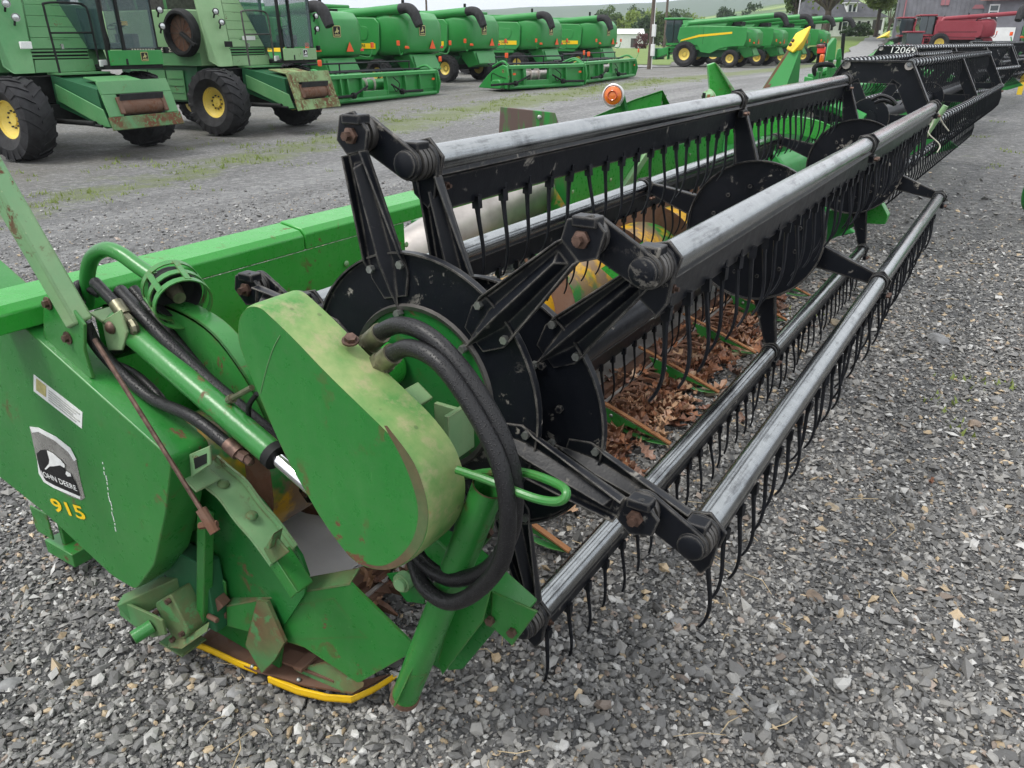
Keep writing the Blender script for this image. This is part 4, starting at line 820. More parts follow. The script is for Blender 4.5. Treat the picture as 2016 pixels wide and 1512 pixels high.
# --- dry oak leaves caught under the cutter bar, a stick
def leaf_verts(rs, L_):
    n = 9; up, lo = [], []
    for i in range(n):
        t = i / (n - 1); w = L_ * .30 * math.sin(math.pi * min(1, t * 1.02)) ** .7 * (1.0 if i % 2 else .45); up.append((L_ * (t - .5), w)); lo.append((L_ * (t - .5), -w))
    k1, k2 = rs.uniform(-.4, 1.6), rs.uniform(-1.0, 2.2)
    pts = []
    for (a, w), (c, w2) in zip(up, lo):
        for x, y in ((a, w), (a, 0.0), (c, w2)): pts.append(Vector((x, y, k1 * y * y / L_ * 3 + k2 * x * x / L_ * .8 + rs.uniform(-.004, .004) - (.0 if y else .002))))
    fs = []
    for i in range(n - 1):
        for k in range(2): fs.append((i * 3 + k, i * 3 + k + 1, i * 3 + 3 + k + 1, i * 3 + 3 + k))
    return pts, fs
def leaf_mat(name, a, c_):
    m = NT(name); at = m.n('ShaderNodeAttribute', attribute_name='leaf_colour'); p = m.pos()
    m.set(Base_Color=m.mix(m.noise(p, 60, 4), at.outputs['Color'], (0.5, 0.5, 0.5), 'OVERLAY'), Roughness=.42); m.bump(m.noise(p, 110, 4), .4, .004); return m.m
leaf_mat('leaf_litter', None, None)
LC = ((.22, .10, .058), (.36, .2, .12), (.14, .06, .036), (.46, .30, .19), (.28, .125, .065), (.2, .11, .075))
def leaves(places, rs):
    V, F_, Cl = [], [], []
    for (x, y, z, L_, tilt) in places:
        pts, fs = leaf_verts(rs, L_); M = Matrix.Translation((x, y, z)) @ Euler((rs.gauss(0, tilt), rs.gauss(0, tilt), rs.uniform(0, 6.28))).to_matrix().to_4x4(); k = len(V)
        c = LC[rs.randrange(len(LC))]; g = rs.uniform(.7, 1.3)
        V += [M @ p for p in pts]; F_ += [tuple(i + k for i in f) for f in fs]; Cl += [(c[0] * g, c[1] * g, c[2] * g, 1)] * len(pts)
    return V, F_, Cl
def leaf_obj(name, V, F_, Cl, off=Vector()):
    me = bpy.data.meshes.new(name); me.from_pydata([tuple(v - off) for v in V], [], F_); a = me.attributes.new('leaf_colour', 'FLOAT_COLOR', 'POINT'); a.data.foreach_set('color', np.array(Cl, np.float32).ravel())
    me.materials.append(MATS['leaf_litter']); return link(name, me, None, off)
rs = random.Random(12); pl = []
for i in range(1150):
    y = rs.choice((rs.gauss(1.22, .2), rs.gauss(1.75, .16), rs.gauss(2.4, .2), rs.gauss(3.1, .35))); x = -.40 + abs(rs.gauss(0, .12)) + .04 * math.sin(y * 7)
    if x > .0 or not .5 < y < 4.6: continue
    hgt = max(.008, .055 * (1 - (x + .42) / .42)); pl.append((x, y, .015 + rs.random() * hgt, rs.uniform(.075, .135), .34))
for i in range(14): pl.append((rs.uniform(-.5, -.35), rs.uniform(-.1, .4), rs.uniform(.1, .13), rs.uniform(.05, .09), .5))
for i in range(60): pl.append((rs.uniform(-.56, -.42), rs.uniform(.9, 4.5), rs.uniform(.1, .13), rs.uniform(.05, .1), .4))
tag(leaf_obj('leaf_litter', *leaves(pl, rs)), 'drift of brown oak leaves along the cutter bar', 'leaves', kind='stuff')
for px_, py_, lab in ((1575, 842, 'single star-shaped tan oak leaf lying under the lowest bat'), (1462, 832, 'small curled brown leaf on gravel before the lowest bat'), (1600, 645, 'curled orange-brown leaf beside the lowest bat far part'),
                      (560, 1290, 'small rust-brown leaf on the sole plate of the divider'), (1830, 955, 'tiny tan leaf alone on the open gravel')):
    q = PG(px_, py_); q.z += .014 if px_ != 560 else .055; V, F_, Cl = leaves([(q.x, q.y, q.z, .075 if px_ < 1800 else .04, .25)], random.Random(px_))
    tag(leaf_obj('fallen_leaf', V, F_, Cl, q), lab, 'leaf', 'loose leaves on the gravel')
q0, q1 = PG(1390, 790), PG(1480, 700); q0.z += .015; q1.z += .02
b = B(); ORIGIN = q0.copy(); b.tube(bez([PG(1330, 712) + Vector((0, 0, .02)), PG(1420, 708) + Vector((0, 0, .025)), PG(1478, 700) + Vector((0, 0, .015))], 4), [.011] * 8 + [.006], 8); st_ = part('stick', b, 'stick', None); st_.location = q0; tag(st_, 'bare broken stick lying at the edge of the leaves', 'stick')
ORIGIN = Vector((0, 0, 0))

# dry straw and stalks scattered on the stones
rs = random.Random(77); b = B()
for i in range(150):
    a = rs.uniform(-.55, .62); dd = rs.uniform(1.3, 7.0); p = CAM + (_h + _r * a) * dd
    if -1.05 < p.x < -.1 and p.y > -.3: continue
    z = gz(p.x, p.y) + .014; t = rs.uniform(0, 6.28); L_ = rs.uniform(.03, .14); q = Vector((math.cos(t), math.sin(t), 0)); n = Vector((-q.y, q.x, 0)) * L_ * rs.uniform(-.25, .25); p.z = z
    b.tube([p - q * L_ / 2, p + n + Vector((0, 0, .006)), p + q * L_ / 2], [.0013, .0015, .0009], 4)
me = finish(b.mesh('straw'), 'straw_dry', 0); tag(link('straw', me), 'dry straw bits scattered over the gravel', 'straw', kind='stuff')
# ================================================================== wheels and old combines
def tyre_mesh(Rt, Wt, Rr, lugs=22, name='tyre'):
    b = B(); h = Wt / 2
    prof = [(Rr, -h * .62), (Rr + .03, -h * .72), (Rr + (Rt - Rr) * .45, -h), (Rt * .93, -h * .92), (Rt * .955, -h * .7), (Rt * .965, 0), (Rt * .955, h * .7), (Rt * .93, h * .92), (Rr + (Rt - Rr) * .45, h), (Rr + .03, h * .72), (Rr, h * .62)]
    b.lathe(prof, (0, 0, 0), (0, 1, 0), 48, closed=True)
    for i in range(lugs):
        for s in (-1, 1):
            a0 = 2 * math.pi * (i + (.5 if s > 0 else 0)) / lugs; pts = []
            for t, w, hh in ((0.02, .03, 1.0), (.55, .036, .995), (.98, .045, .955), (1.06, .045, .80)):
                a = a0 + .30 * t * (1 if True else 1); y = s * h * min(t, 1.0) * (1 if t < 1 else 1.01)
                for da in (-w, w):
                    for rr in (Rt * hh, Rt * hh - .075):
                        pts.append(Vector((rr * math.cos(a + da * .8 / Rt), y, rr * math.sin(a + da * .8 / Rt))))
            fs = []
            for k in range(3):
                o = k * 4; fs += [(o, o + 2, o + 6, o + 4), (o, o + 4, o + 5, o + 1), (o + 2, o + 3, o + 7, o + 6)]
            fs += [(0, 1, 3, 2), (12, 14, 15, 13)]
            b.add(pts, fs)
    return finish(b.mesh(name), 'rubber', 30)
def rim_mesh(Rr, Wt, dish=.3):
    b = B(); h = Wt / 2 * .66
    b.lathe([(Rr + .012, -h), (Rr + .02, -h * .94), (Rr - .015, -h * .9), (Rr - .03, -h * (1 - dish)), (Rr * .62, -h * (1 - dish * 2.2)), (Rr * .34, -h * (1 - dish * 2.4)), (Rr * .3, -h * (1 - dish * 1.8)), (.001, -h * (1 - dish * 1.8)), (.001, -h * .2), (Rr - .02, h), (Rr + .012, h)], (0, 0, 0), (0, 1, 0), 36, cap=False)
    return finish(b.mesh('rim'), 'yellow_rim', 35)
def hub_mesh(Rr, Wt, dish=.3):
    b = B(); h = Wt / 2 * .66; y = -h * (1 - dish * 2.3)
    for i in range(10):
        a = i * math.pi / 5; b.cyl((Rr * .44 * math.cos(a), y + .02, Rr * .44 * math.sin(a)), (Rr * .44 * math.cos(a), y - .035, Rr * .44 * math.sin(a)), .018, n=6)
    return finish(b.mesh('wheel_nuts'), 'steel_dark', 30)
WM = {}
def wheel(parent, loc, kind, flip=False, rot=0.0):
    if kind not in WM:
        Rt, Wt, Rr = dict(old_front=(.80, .62, .36), old_rear=(.52, .34, .24), new_front=(.95, .7, .44), new_rear=(.66, .5, .31), small=(.3, .2, .15))[kind]
        WM[kind] = (tyre_mesh(Rt, Wt, Rr, 20 if Rt > .6 else 16), rim_mesh(Rr, Wt), hub_mesh(Rr, Wt))
    t, r_, n_ = WM[kind]; w = link('wheel', t, parent, loc); w.rotation_euler = (0, rot, math.pi if flip else 0)
    link('rim', r_, w); link('wheel_nuts', n_, w); return w
def headlight(parent, loc, d=(1, 0, 0), r=.085, mat='dark'):
    b = B(); b.lathe([(0, -.1), (r * .5, -.09), (r, -.02), (r, .03), (r * .93, .03), (r * .9, .012), (0, .01)], loc, d, 18); o = part('headlight', b, mat, parent)
    b = B(); b.lathe([(0, .014), (r * .9, .013), (r * .5, .028), (0, .033)], loc, d, 18); part('lens', b, 'lamp_glass', o)
    b = B(); b.cyl(Vector(loc) + Vector((-.05, 0, -.05)), Vector(loc) + Vector((-.09, 0, -.14)), .02); part('lamp_stalk', b, 'dark', o); return o
def emblem(parent, c, ax, up, s, field='decal_black', edge='decal_gold', fig='decal_gold'):
    """Small badge with a leaping figure."""
    ax, up = Vector(ax), Vector(up); n = ax.cross(up).normalized(); c = Vector(c)
    def poly(name, pts, mat, lift, par):
        b = B(); b.prism([c + ax * (x * s) + up * (y * s) + n * lift for x, y in pts], n * .004); return part(name, b, mat, par, smooth=0)
    sq = lambda k: [(-.42 * k, -.5 * k), (.42 * k, -.5 * k), (.5 * k, -.4 * k), (.5 * k, .4 * k), (.42 * k, .5 * k), (-.42 * k, .5 * k), (-.5 * k, .4 * k), (-.5 * k, -.4 * k)]
    o = poly('badge', sq(1.0), edge, .001, parent); poly('badge_field', sq(.86), field, .006, o)
    poly('badge_figure', [(-.28, -.05), (-.1, .05), (0, .3), (.1, .36), (.08, .2), (.16, .12), (.3, .05), (.22, -.02), (.1, -.06), (.18, -.2), (.08, -.16), (-.04, -.08), (-.18, -.12), (-.24, -.2)], fig, .011, o)
    b = B(); b.prism([c + ax * (x * s) + up * (y * s) + n * .011 for x, y in ((-.34, -.36), (.34, -.36), (.34, -.26), (-.34, -.26))], n * .004); part('badge_line', b, fig, o, smooth=0)
    return o

def old_combine(label, loc, rz, faded, front_gap):
    G1 = 'green_old' if not faded else 'green_old_pale'; G2 = 'green_old'; FR = 'green_old' if not faded else 'green_old_rust'
    t = thing('combine_harvester', label, 'combine', loc, rz, 'old green combines on the left')
    b = B(); b.prism([(-.55, -1.3, 1.62), (-4.9, -1.3, 1.62), (-4.9, -1.3, 2.9), (-1.3, -1.3, 2.92), (-1.0, -1.3, 2.92)], (0, 2.55, 0)); body = part('body', b, G1, t, .03)
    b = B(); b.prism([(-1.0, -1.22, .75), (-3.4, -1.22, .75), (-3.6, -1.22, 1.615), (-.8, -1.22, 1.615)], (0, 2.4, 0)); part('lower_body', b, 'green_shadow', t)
    for x in (-1.3, -1.95, -2.6):
        b = B(); b.box((x - .3, -1.24, 1.15), (.6, .03, .72)); sp = part('side_door', b, G2, t, .01)
        for k in range(3): b = B(); b.box((x - .3, -1.262, .98 + k * .17), (.5, .012, .02)); part('door_rib', b, G2, sp)
    b = B(); b.box((-2.2, -1.306, 1.78), (3.3, .012, .3)); part('side_band', b, 'green_shadow' if not faded else G2, body)
    b = B(); b.box((-2.2, -1.318, 2.0), (1.9, .012, .13)); db = part('number_band', b, 'decal_black', body)
    lettering('number_decal', '6620', (-1.62, -1.327, 2.0), (1, 0, 0), (0, 0, 1), .11, 'twine', db, bold=.02, width=.5)
    for k in range(9): b = B(); b.box((-2.1 - k * .1, -1.326, 2.0), (.05, .004, .03)); part('band_dash', b, 'twine', db, smooth=0)
    b = B(); b.prism([(-1.5, -1.25, 2.925), (-4.6, -1.25, 2.925), (-4.7, -1.35, 3.5), (-1.4, -1.35, 3.5)], (0, 2.5, 0)); tk = part('grain_tank', b, 'steel_dark', t)
    for k in range(4): b = B(); b.bar((-1.45 - k * 1.03, -1.32, 2.93), (-1.42 - k * 1.06, -1.4, 3.55), .06, .03); part('tank_stake', b, G2, tk)
    # front hood: sloping plates with seams
    def hood(z): return .12 - max(0, z - 1.75) * .34
    y0, y1 = -1.28, .34; z = 1.62; hts = [.24, .20, .20, .2, .2, .2, .2, .2]
    hd = None
    for i, hh in enumerate(hts):
        za, zb = z + .008, z + hh; ya = -.92 + .05 * i
        if i == 1: z += hh; continue
        yl = lambda q: -.92 + .25 * (q - 1.62); yr = lambda q: y1 + .06 - .3 * max(0, q - 2.0); b = B(); b.add([(hood(za), yl(za), za), (hood(zb), yl(zb), zb), (hood(zb) - .05, yl(zb), zb), (hood(za) - .05, yl(za), za), (hood(za), yr(za), za), (hood(zb), yr(zb), zb), (hood(zb) - .05, yr(zb), zb), (hood(za) - .05, yr(za), za)], [(0, 1, 2, 3), (7, 6, 5, 4), (0, 4, 5, 1), (1, 5, 6, 2), (2, 6, 7, 3), (3, 7, 4, 0)]); part('hood_panel', b, G1 if not faded else 'green_old_pale', t, .006); z += hh
    b = B(); b.prism([(.05, -1.29, 1.62), (.13, -.93, 1.62), (hood(1.75) + .01, -.93, 1.75), (hood(3.2) + .01, -.56, 3.25), (hood(3.2) - .1, -1.29, 3.25), (-.25, -1.29, 1.75)], (-.06, 0, 0)); part('hood_side', b, G1, t, .01)
    b = B(); b.box((-.02, -.28, 1.96), (.1, 1.25, .19)); gr = part('grille', b, 'dark', t)
    for k in range(3): b = B(); b.box((.05, -.28, 1.9 + k * .065), (.03, 1.24, .03)); part('grille_bar', b, G2, gr)
    b = B(); b.box((hood(2.3) + .02, -.2, 2.24), (.03, .42, .018)); part('hood_handle', b, G2, t)
    b = B(); b.box((hood(2.15) + .02, -.18, 2.08), (.05, .05, .14)); part('hood_latch', b, 'bolt_zinc', t)
    if faded:
        b = B(); b.box((hood(2.25) + .02, -.1, 2.27), (.02, .45, .1)); part('hood_decal', b, 'decal_white', t); 
    # handrail and ladder
    rail = bez([(.32, -.55, 1.5), (.3, -.55, 2.0), (.26, -.55, 2.75), (.24, -.48, 2.88), (.24, .1, 2.9), (.24, .32, 2.86), (.28, .36, 2.7), (.32, .36, 1.75)], 5)
    b = B(); b.tube(rail, .022, 8); hr = part('handrail', b, 'steel_dark' if faded else 'dark', t); b = B(); b.cyl((.27, -.55, 2.35), (.27, .36, 2.36), .018, n=8); part('mid_rail', b, 'steel_dark' if faded else 'dark', hr)
    b = B(); b.box((.2, -.05, 1.6), (.45, 1.1, .04)); part('platform', b, G2, t, .004)
    for (yy, zz) in ((-1.08, 2.86), (-1.0, 2.62)): headlight(t, (.02 - (zz - 2.6) * .3, yy, zz), (1, -.25, 0), .075, 'bolt_zinc' if not faded else 'dark')
    b = B(); b.box((.16, -1.02, 2.13), (.06, .22, .13)); part('side_lamp', b, 'decal_white' if not faded else 'dark', t, .01)
    b = B(); b.box((.36, .42, 1.78), (.04, .17, .13)); part('step_lamp', b, 'decal_white', t, .01)
    # rotary screen on the right-hand side
    sc_ = (-.95, -1.31, 2.38)
    b = B(); b.lathe([(.5, 0), (.55, -.02), (.55, -.16), (.5, -.22), (.44, -.22), (.42, -.1), (.42, 0)], sc_, (0, 1, 0), 40, closed=True); rs_ = part('rotary_screen', b, 'dark', t)
    b = B(); b.lathe([(0, -.08), (.43, -.06), (.43, -.02), (0, -.02)], sc_, (0, 1, 0), 40); part('screen_mesh', b, 'rust' if faded else 'steel_dark', rs_)
    for k in range(6): b = B(); a = k * math.pi / 6; b.cyl((sc_[0] - .42 * math.cos(a), -1.4, sc_[2] - .42 * math.sin(a)), (sc_[0] + .42 * math.cos(a), -1.4, sc_[2] + .42 * math.sin(a)), .006, n=5); part('screen_spoke', b, 'steel_dark', rs_)
    b = B(); b.bar((sc_[0] + .02, -1.45, sc_[2]), (sc_[0] + .52, -1.5, sc_[2] - .28), .1, .08); part('suction_arm', b, 'dark', rs_, .01)
    # cab
    cy0, cy1, cx0, cx1 = .4, 1.68, -1.1, .62
    cabp = B(); cabp.box(((cx0 + cx1) / 2, (cy0 + cy1) / 2, 1.70), (cx1 - cx0, cy1 - cy0, .08)); cab = part('cab', cabp, 'dark', t)
    b = B(); b.box((cx1 + .012, (cy0 + cy1) / 2 + .0, 1.88), (.04, cy1 - cy0 + .02, .29)); part('cab_sill', b, G1 if faded else 'green_far', cab, .008)
    emblem(cab, (cx1 + .034, cy0 + .82, 1.9), (0, 1, 0), (0, 0, 1), .18, 'decal_black' if not faded else 'decal_black', 'decal_gold' if not faded else 'decal_white', 'decal_gold' if not faded else 'decal_white')
    for (x, y) in ((cx1 - .06, cy0 + .04), (cx1, cy0 + .38), (cx1 - .06, cy1 - .04), (cx0, cy0 + .04), (cx0, cy1 - .04)):
        b = B(); b.bar((x, y, 1.74), (x - .04, y, 3.35), .07, .07, up=(0, 1, 0)); part('cab_post', b, 'dark', cab, .01)
    b = B(); b.box(((cx0 + cx1) / 2 + .05, (cy0 + cy1) / 2, 3.42), (cx1 - cx0 + .3, cy1 - cy0 + .15, .16)); part('cab_roof', b, G1, cab, .03)
    for y0_, y1_ in ((cy0 + .42, cy1 - .08), (cy0 + .08, cy0 + .34)):
        b = B(); b.prism([(cx1 - .01, y0_, 2.06), (cx1 - .01, y1_, 2.06), (cx1 - .05, y1_, 3.33), (cx1 - .05, y0_, 3.33)], (.012, 0, 0)); part('windscreen', b, 'glass', cab)
    b = B(); b.box(((cx0 + cx1) / 2, cy0 + .02, 2.7), (cx1 - cx0 - .2, .012, 1.3)); part('side_window', b, 'glass', cab)
    b = B(); b.box(((cx0 + cx1) / 2, cy1 - .02, 2.7), (cx1 - cx0 - .2, .012, 1.3)); part('side_window', b, 'glass', cab)
    b = B(); b.box((cx0 + .02, (cy0 + cy1) / 2, 2.7), (.012, cy1 - cy0 - .2, 1.2)); part('rear_window', b, 'glass', cab)
    b = B(); b.box((-.45, cy0 + .75, 2.1), (.5, .55, .14)); b.prism([(-.72, cy0 + .48, 2.1), (-.62, cy0 + .48, 2.1), (-.78, cy0 + .48, 2.85), (-.88, cy0 + .48, 2.85)], (0, .54, 0)); part('seat', b, 'dark', cab, .03)
    b = B(); b.cyl((.22, cy0 + .75, 1.75), (.02, cy0 + .75, 2.48), .045); b.lathe([(.19, -.012), (.205, 0), (.19, .012), (.175, 0)], (.02, cy0 + .75, 2.5), (-.35, 0, 1), 24, closed=True); b.bar((.02, cy0 + .57, 2.5), (.02, cy0 + .93, 2.5), .03, .02); part('steering_wheel', b, 'dark', cab)
    b = B(); b.box((-.2, cy0 + 1.12, 2.2), (.6, .16, .3)); part('console', b, 'steel_dark', cab, .02)
    b = B(); b.box((.2, cy0 + .82, 2.55), (.02, .14, .08)); part('monitor', b, 'decal_yellow' if not faded else 'dark', cab)
    for zz in (2.82, 2.5): headlight(t, (cx1 + .02, cy1 + .14, zz), (1, -.1, 0), .075, 'dark')
    b = B(); b.box((cx1 - .02, cy1 + .16, 2.02), (.1, .09, .13)); part('mirror', b, 'dark', t, .02)
    # feeder house
    fx = front_gap; fy0, fy1 = -.62, .72
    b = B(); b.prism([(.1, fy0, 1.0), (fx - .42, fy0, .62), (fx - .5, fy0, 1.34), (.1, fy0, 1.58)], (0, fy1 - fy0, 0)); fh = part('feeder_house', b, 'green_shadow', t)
    b = B(); b.prism([(.25, fy0 - .06, 1.42), (fx - .35, fy0 - .06, .98), (fx - .22, fy0 - .06, .66), (fx - .42, fy0 - .06, .66), (.25, fy0 - .06, 1.1)], (0, .03, 0)); part('feeder_side', b, G2, fh, .008)
    b = B(); b.box((fx - .8, (fy0 + fy1) / 2 + .05, 1.475), (.75, 1.0, .03), (0, .16, 0)); part('feeder_top', b, FR, fh, .008)
    # face frame with its opening
    a0, a1 = fy0 - .12, fy1 + .14; k = lambda z: fx - .26 + (1.42 - z) * .34
    def slab(ya, yb, za, zb, mat, name, th=.05):
        b = B(); b.prism([(k(za), ya, za), (k(za), yb, za), (k(zb), yb, zb), (k(zb), ya, zb)], (-th, 0, -th * .3)); return part(name, b, mat, fh, .008)
    slab(a0, a1, 1.26, 1.5, FR, 'face_top'); slab(a0, a0 + .3, .86, 1.258, FR, 'face_side'); slab(a1 - .3, a1, .86, 1.258, FR, 'face_side'); slab(a0 - .03, a1 + .03, .62, .858, 'green_rust' if not faded else 'green_old_rust', 'face_lip')
    b = B(); b.box((fx - .42, (fy0 + fy1) / 2, 1.02), (.3, 1.1, .5)); part('feeder_throat', b, 'dark', fh)
    b = B(); b.cyl((fx - .24, a0 + .3, 1.0), (fx - .24, a1 - .3, 1.0), .14, n=20); part('feeder_drum', b, 'rust', fh)
    b = B(); b.box((fx - .1, (a0 + a1) / 2, 1.2), (.02, 1.0, .12), (0, .25, 0)); part('rubber_flap', b, 'rubber', fh)
    for yy in (a0 + .25, a1 - .33): b = B(); b.box((k(1.05) + .02, yy + .04, 1.05), (.05, .09, .32), (0, -.32, 0)); part('wear_block', b, 'rust', fh, .01)
    b = B(); b.cyl((.2, fy0 - .14, .72), (fx - .55, fy0 - .14, .72), .05, n=12); b.cyl((.6, fy0 - .14, .72), (fx - .35, fy0 - .14, .68), .028, n=12); part('lift_cylinder', b, 'dark', fh)
    b = B(); b.box((-.02, 0, .85), (.42, 2.3, .36)); b.box((-.5, .0, 1.3), (.9, 1.9, .5)); part('axle', b, 'dark', t)
    for y, fl in ((-1.43, False), (1.43, True)): wheel(t, (0, y, .80), 'old_front', fl, .2)
    for y, fl in ((-1.0, False), (1.0, True)): wheel(t, (-3.5, y, .52), 'old_rear', fl)
    b = B(); b.box((-3.5, 0, .6), (.16, 1.9, .16)); part('rear_axle', b, 'dark', t)
    return t
pL, pR = PG(60, 318), PG(300, 287); mid = (pL + pR) / 2
old_combine('old green combine nearest the left border, dark cab interior and clean hood', (mid.x - .12, mid.y, mid.z), R(4), False, 1.95)
pL, pR = PG(446, 268), PG(596, 247); mid = (pL + pR) / 2
old_combine('faded old green combine numbered 6620 with rusty feeder mouth', (mid.x - .12, mid.y, mid.z), R(6), True, 1.95)

# ================================================================== newer combines
def modern_combine(label, loc, rz, style, group, name='combine_harvester'):
    """Forward is +x, left-hand side is +y (the side with the unloading auger)."""
    red = style == 'red'; G = 'red_far' if red else 'green_far'
    t = thing(name, label, 'combine', loc, rz, group)
    b = B(); b.prism([(.55, -1.5, 1.25), (-3.3, -1.5, 1.25), (-3.6, -1.5, 2.95), (.5, -1.5, 3.1)], (0, 3.0, 0)); part('body', b, G, t, .05)
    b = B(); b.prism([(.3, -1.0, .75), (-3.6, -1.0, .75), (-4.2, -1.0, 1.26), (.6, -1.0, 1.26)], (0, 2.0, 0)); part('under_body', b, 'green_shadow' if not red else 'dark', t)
    # side shields
    for s in (1, -1):
        y = 1.5 * s; o = .06 * s
        if style == 's': P = [(.75, 2.1), (.45, 1.6), (-.9, 1.6), (-1.2, 1.1), (-2.0, 1.0), (-2.7, 1.35), (-3.4, 1.5), (-4.6, 1.55), (-4.75, 2.0), (-4.7, 2.85), (-3.2, 2.95), (.1, 2.95), (.6, 2.9)]
        else: P = [(.6, 1.55), (-3.5, 1.45), (-3.75, 1.7), (-3.8, 2.75), (-3.55, 2.95), (.3, 3.02), (.65, 2.6)]
        b = B(); b.prism([(x, y, z) for x, z in P], (0, o, 0)); sh_ = part('side_shield', b, G, t, .05)
        if style == 's':
            for x in (-1.35,): b = B(); b.box((x, y + o * 1.02, 2.3), (.02, .012, 1.2)); part('shield_seam', b, 'dark', sh_)
            st_ = [(.5, 1.88), (-1.0, 2.2), (-3.6, 2.42), (-3.6, 2.56), (-1.0, 2.36), (.4, 2.0)]
        elif red: st_ = [(.3, 1.95), (-3.3, 1.95), (-3.3, 2.0), (.3, 2.0)]
        else: st_ = [(-1.2, 1.72), (-3.55, 1.72), (-3.55, 1.94), (-1.2, 1.94)]
        b = B(); b.prism([(x, y + o * 1.05, z) for x, z in st_], (0, .012 * s, 0)); sp = part('stripe', b, 'decal_yellow' if not red else 'decal_black', sh_, smooth=0)
        if style == 'rear' and s > 0: lettering('stripe_lettering', 'JOHN DEERE', (-2.4, y + o * 1.05 + .02, 1.83), (-1, 0, 0), (0, 0, 1), .15, 'green_shadow', sp, bold=.02, width=1.1)
        if style == 'rear':
            b = B(); b.prism(rnd_poly([(-.3, y + o, 2.1), (-3.1, y + o, 2.05), (-3.2, y + o, 2.6), (-.5, y + o, 2.75)], .25, 4), (0, .02 * s, 0)); part('shield_relief', b, G, sh_, .015)
    # tank and top
    b = B(); b.prism([(.4, -1.35, 3.08), (-3.0, -1.35, 2.98), (-3.2, -1.45, 3.35), (.5, -1.45, 3.4)], (0, 2.8, 0)); part('grain_tank', b, G if not red else 'red_far', t, .02)
    b = B(); b.box((-3.3, -.6, 3.15), (1.0, 1.2, .3)); b.cyl((-2.9, -1.1, 3.2), (-2.9, -1.1, 3.75), .07); part('engine_deck', b, 'dark', t)
    # cab
    b = B(); b.prism([(.6, -1.0, 1.75), (1.75, -1.0, 1.75), (2.0, -1.0, 2.4), (1.95, -1.0, 3.45), (.6, -1.0, 3.45)], (0, 2.0, 0)); cab = part('cab', b, 'glass_dark', t, .05)
    b = B(); b.box((1.3, 0, 3.53), (1.7, 2.15, .16)); part('cab_roof', b, G, cab, .06)
    for x in (.66, 1.3): b = B(); b.bar((x, 1.01, 1.8), (x, 1.01, 3.45), .08, .03, up=(1, 0, 0)); part('cab_post', b, 'dark', cab)
    b = B(); b.box((1.2, 0, 1.68), (1.3, 2.1, .16)); part('cab_floor', b, G, cab)
    b = B(); b.box((1.15, 1.25, 1.45), (.7, .5, .05)); b.box((1.45, 1.35, 1.0), (.06, .5, .9)); b.box((.9, 1.35, 1.0), (.06, .5, .9)); 
    for k in range(4): b.box((1.17, 1.36, .65 + k * .25), (.55, .4, .03))
    part('ladder', b, G, t)
    b = B(); b.prism([(1.0, -.7, 1.2), (2.9, -.7, .55), (2.95, -.7, 1.2), (1.2, -.7, 1.65)], (0, 1.4, 0)); fh = part('feeder_house', b, G if not red else 'dark', t, .03)
    b = B(); b.prism([(2.7, -1.0, .5), (3.05, -1.0, .55), (2.95, -1.0, 1.4), (2.7, -1.0, 1.35)], (0, 2.0, 0)); part('feeder_face', b, 'green_shadow' if not red else 'steel_dark', fh, .02)
    # unloading auger along the left side
    a0, a1 = (Vector((-.1, 1.35, 3.18)), Vector((-6.6, 1.28, 3.66))) if style != "rear" else (Vector((-.1, 1.35, 3.0)), Vector((-4.9, 1.28, 3.28)))
    b = B(); b.tube([a0 + Vector((.3, 0, -.5)), a0, a0 + (a1 - a0) * .03, a1], [.2, .22, .215, .2], 18); ua = part('unloading_auger', b, G, t)
    b = B(); dd = (a1 - a0).normalized(); b.tube(bez([a1 - dd * .05, a1 + dd * .35 + Vector((0, 0, .0)), a1 + dd * .68 + Vector((0, 0, -.2)), a1 + dd * .95 + Vector((0, 0, -.72))], 5), [.205] * 6 + [.21, .215, .22, .22, .22, .215, .21, .2, .19, .18], 14); part('spout', b, 'rubber', ua)
    b = B(); b.cyl((-2.6, 1.2, 3.0), (-2.6, 1.25, 3.3), .05); part('auger_saddle', b, 'dark', ua)
    # rear hood
    xs = [(-3.5, 1.46, 1.42, 3.12), (-4.1, 1.44, 1.45, 3.2), (-4.7, 1.36, 1.5, 3.14), (-5.05, 1.15, 1.6, 2.9), (-5.12, .95, 1.75, 2.6)] if style != 's' else [(-4.5, 1.4, 1.5, 2.8), (-5.0, 1.3, 1.55, 2.75), (-5.35, 1.05, 1.6, 2.5)]
    b = B(); vs = []
    for x, w, z0, z1 in xs:
        c = .22; q = [(w, z0 + c), (w, z1 - c), (w - c, z1), (-w + c, z1), (-w, z1 - c), (-w, z0 + c), (-w + c * .6, z0), (w - c * .6, z0)]; vs += [Vector((x, y, z)) for y, z in q]
    fs = [(i * 8 + k, i * 8 + (k + 1) % 8, i * 8 + 8 + (k + 1) % 8, i * 8 + 8 + k) for i in range(len(xs) - 1) for k in range(8)] + [tuple(range(8)), tuple(range(len(xs) * 8 - 1, len(xs) * 8 - 9, -1))]
    b.add(vs, fs); hd = part('rear_hood', b, G, t, .06, smooth=60)
    if style == 'rear': emblem(hd, (-5.14, .25, 2.45), (0, -1, 0), (0, 0, 1), .42)
    for s in (1, -1):
        b = B(); b.box((xs[-1][0] + .1, s * 1.12, 1.78), (.08, .3, .11)); part('tail_light', b, 'red_lens' if s < 0 else 'orange_reflector', hd, .02)
    b = B(); tri = [(-5.2, -.55, 1.72), (-5.2, -.15, 1.72), (-5.2, -.35, 2.08)] if style == 'rear' else [(-5.42, .3, 1.72), (-5.42, .7, 1.72), (-5.42, .5, 2.06)]; b.prism(tri, (.015, 0, 0)); part('warning_triangle', b, 'orange_reflector', hd)
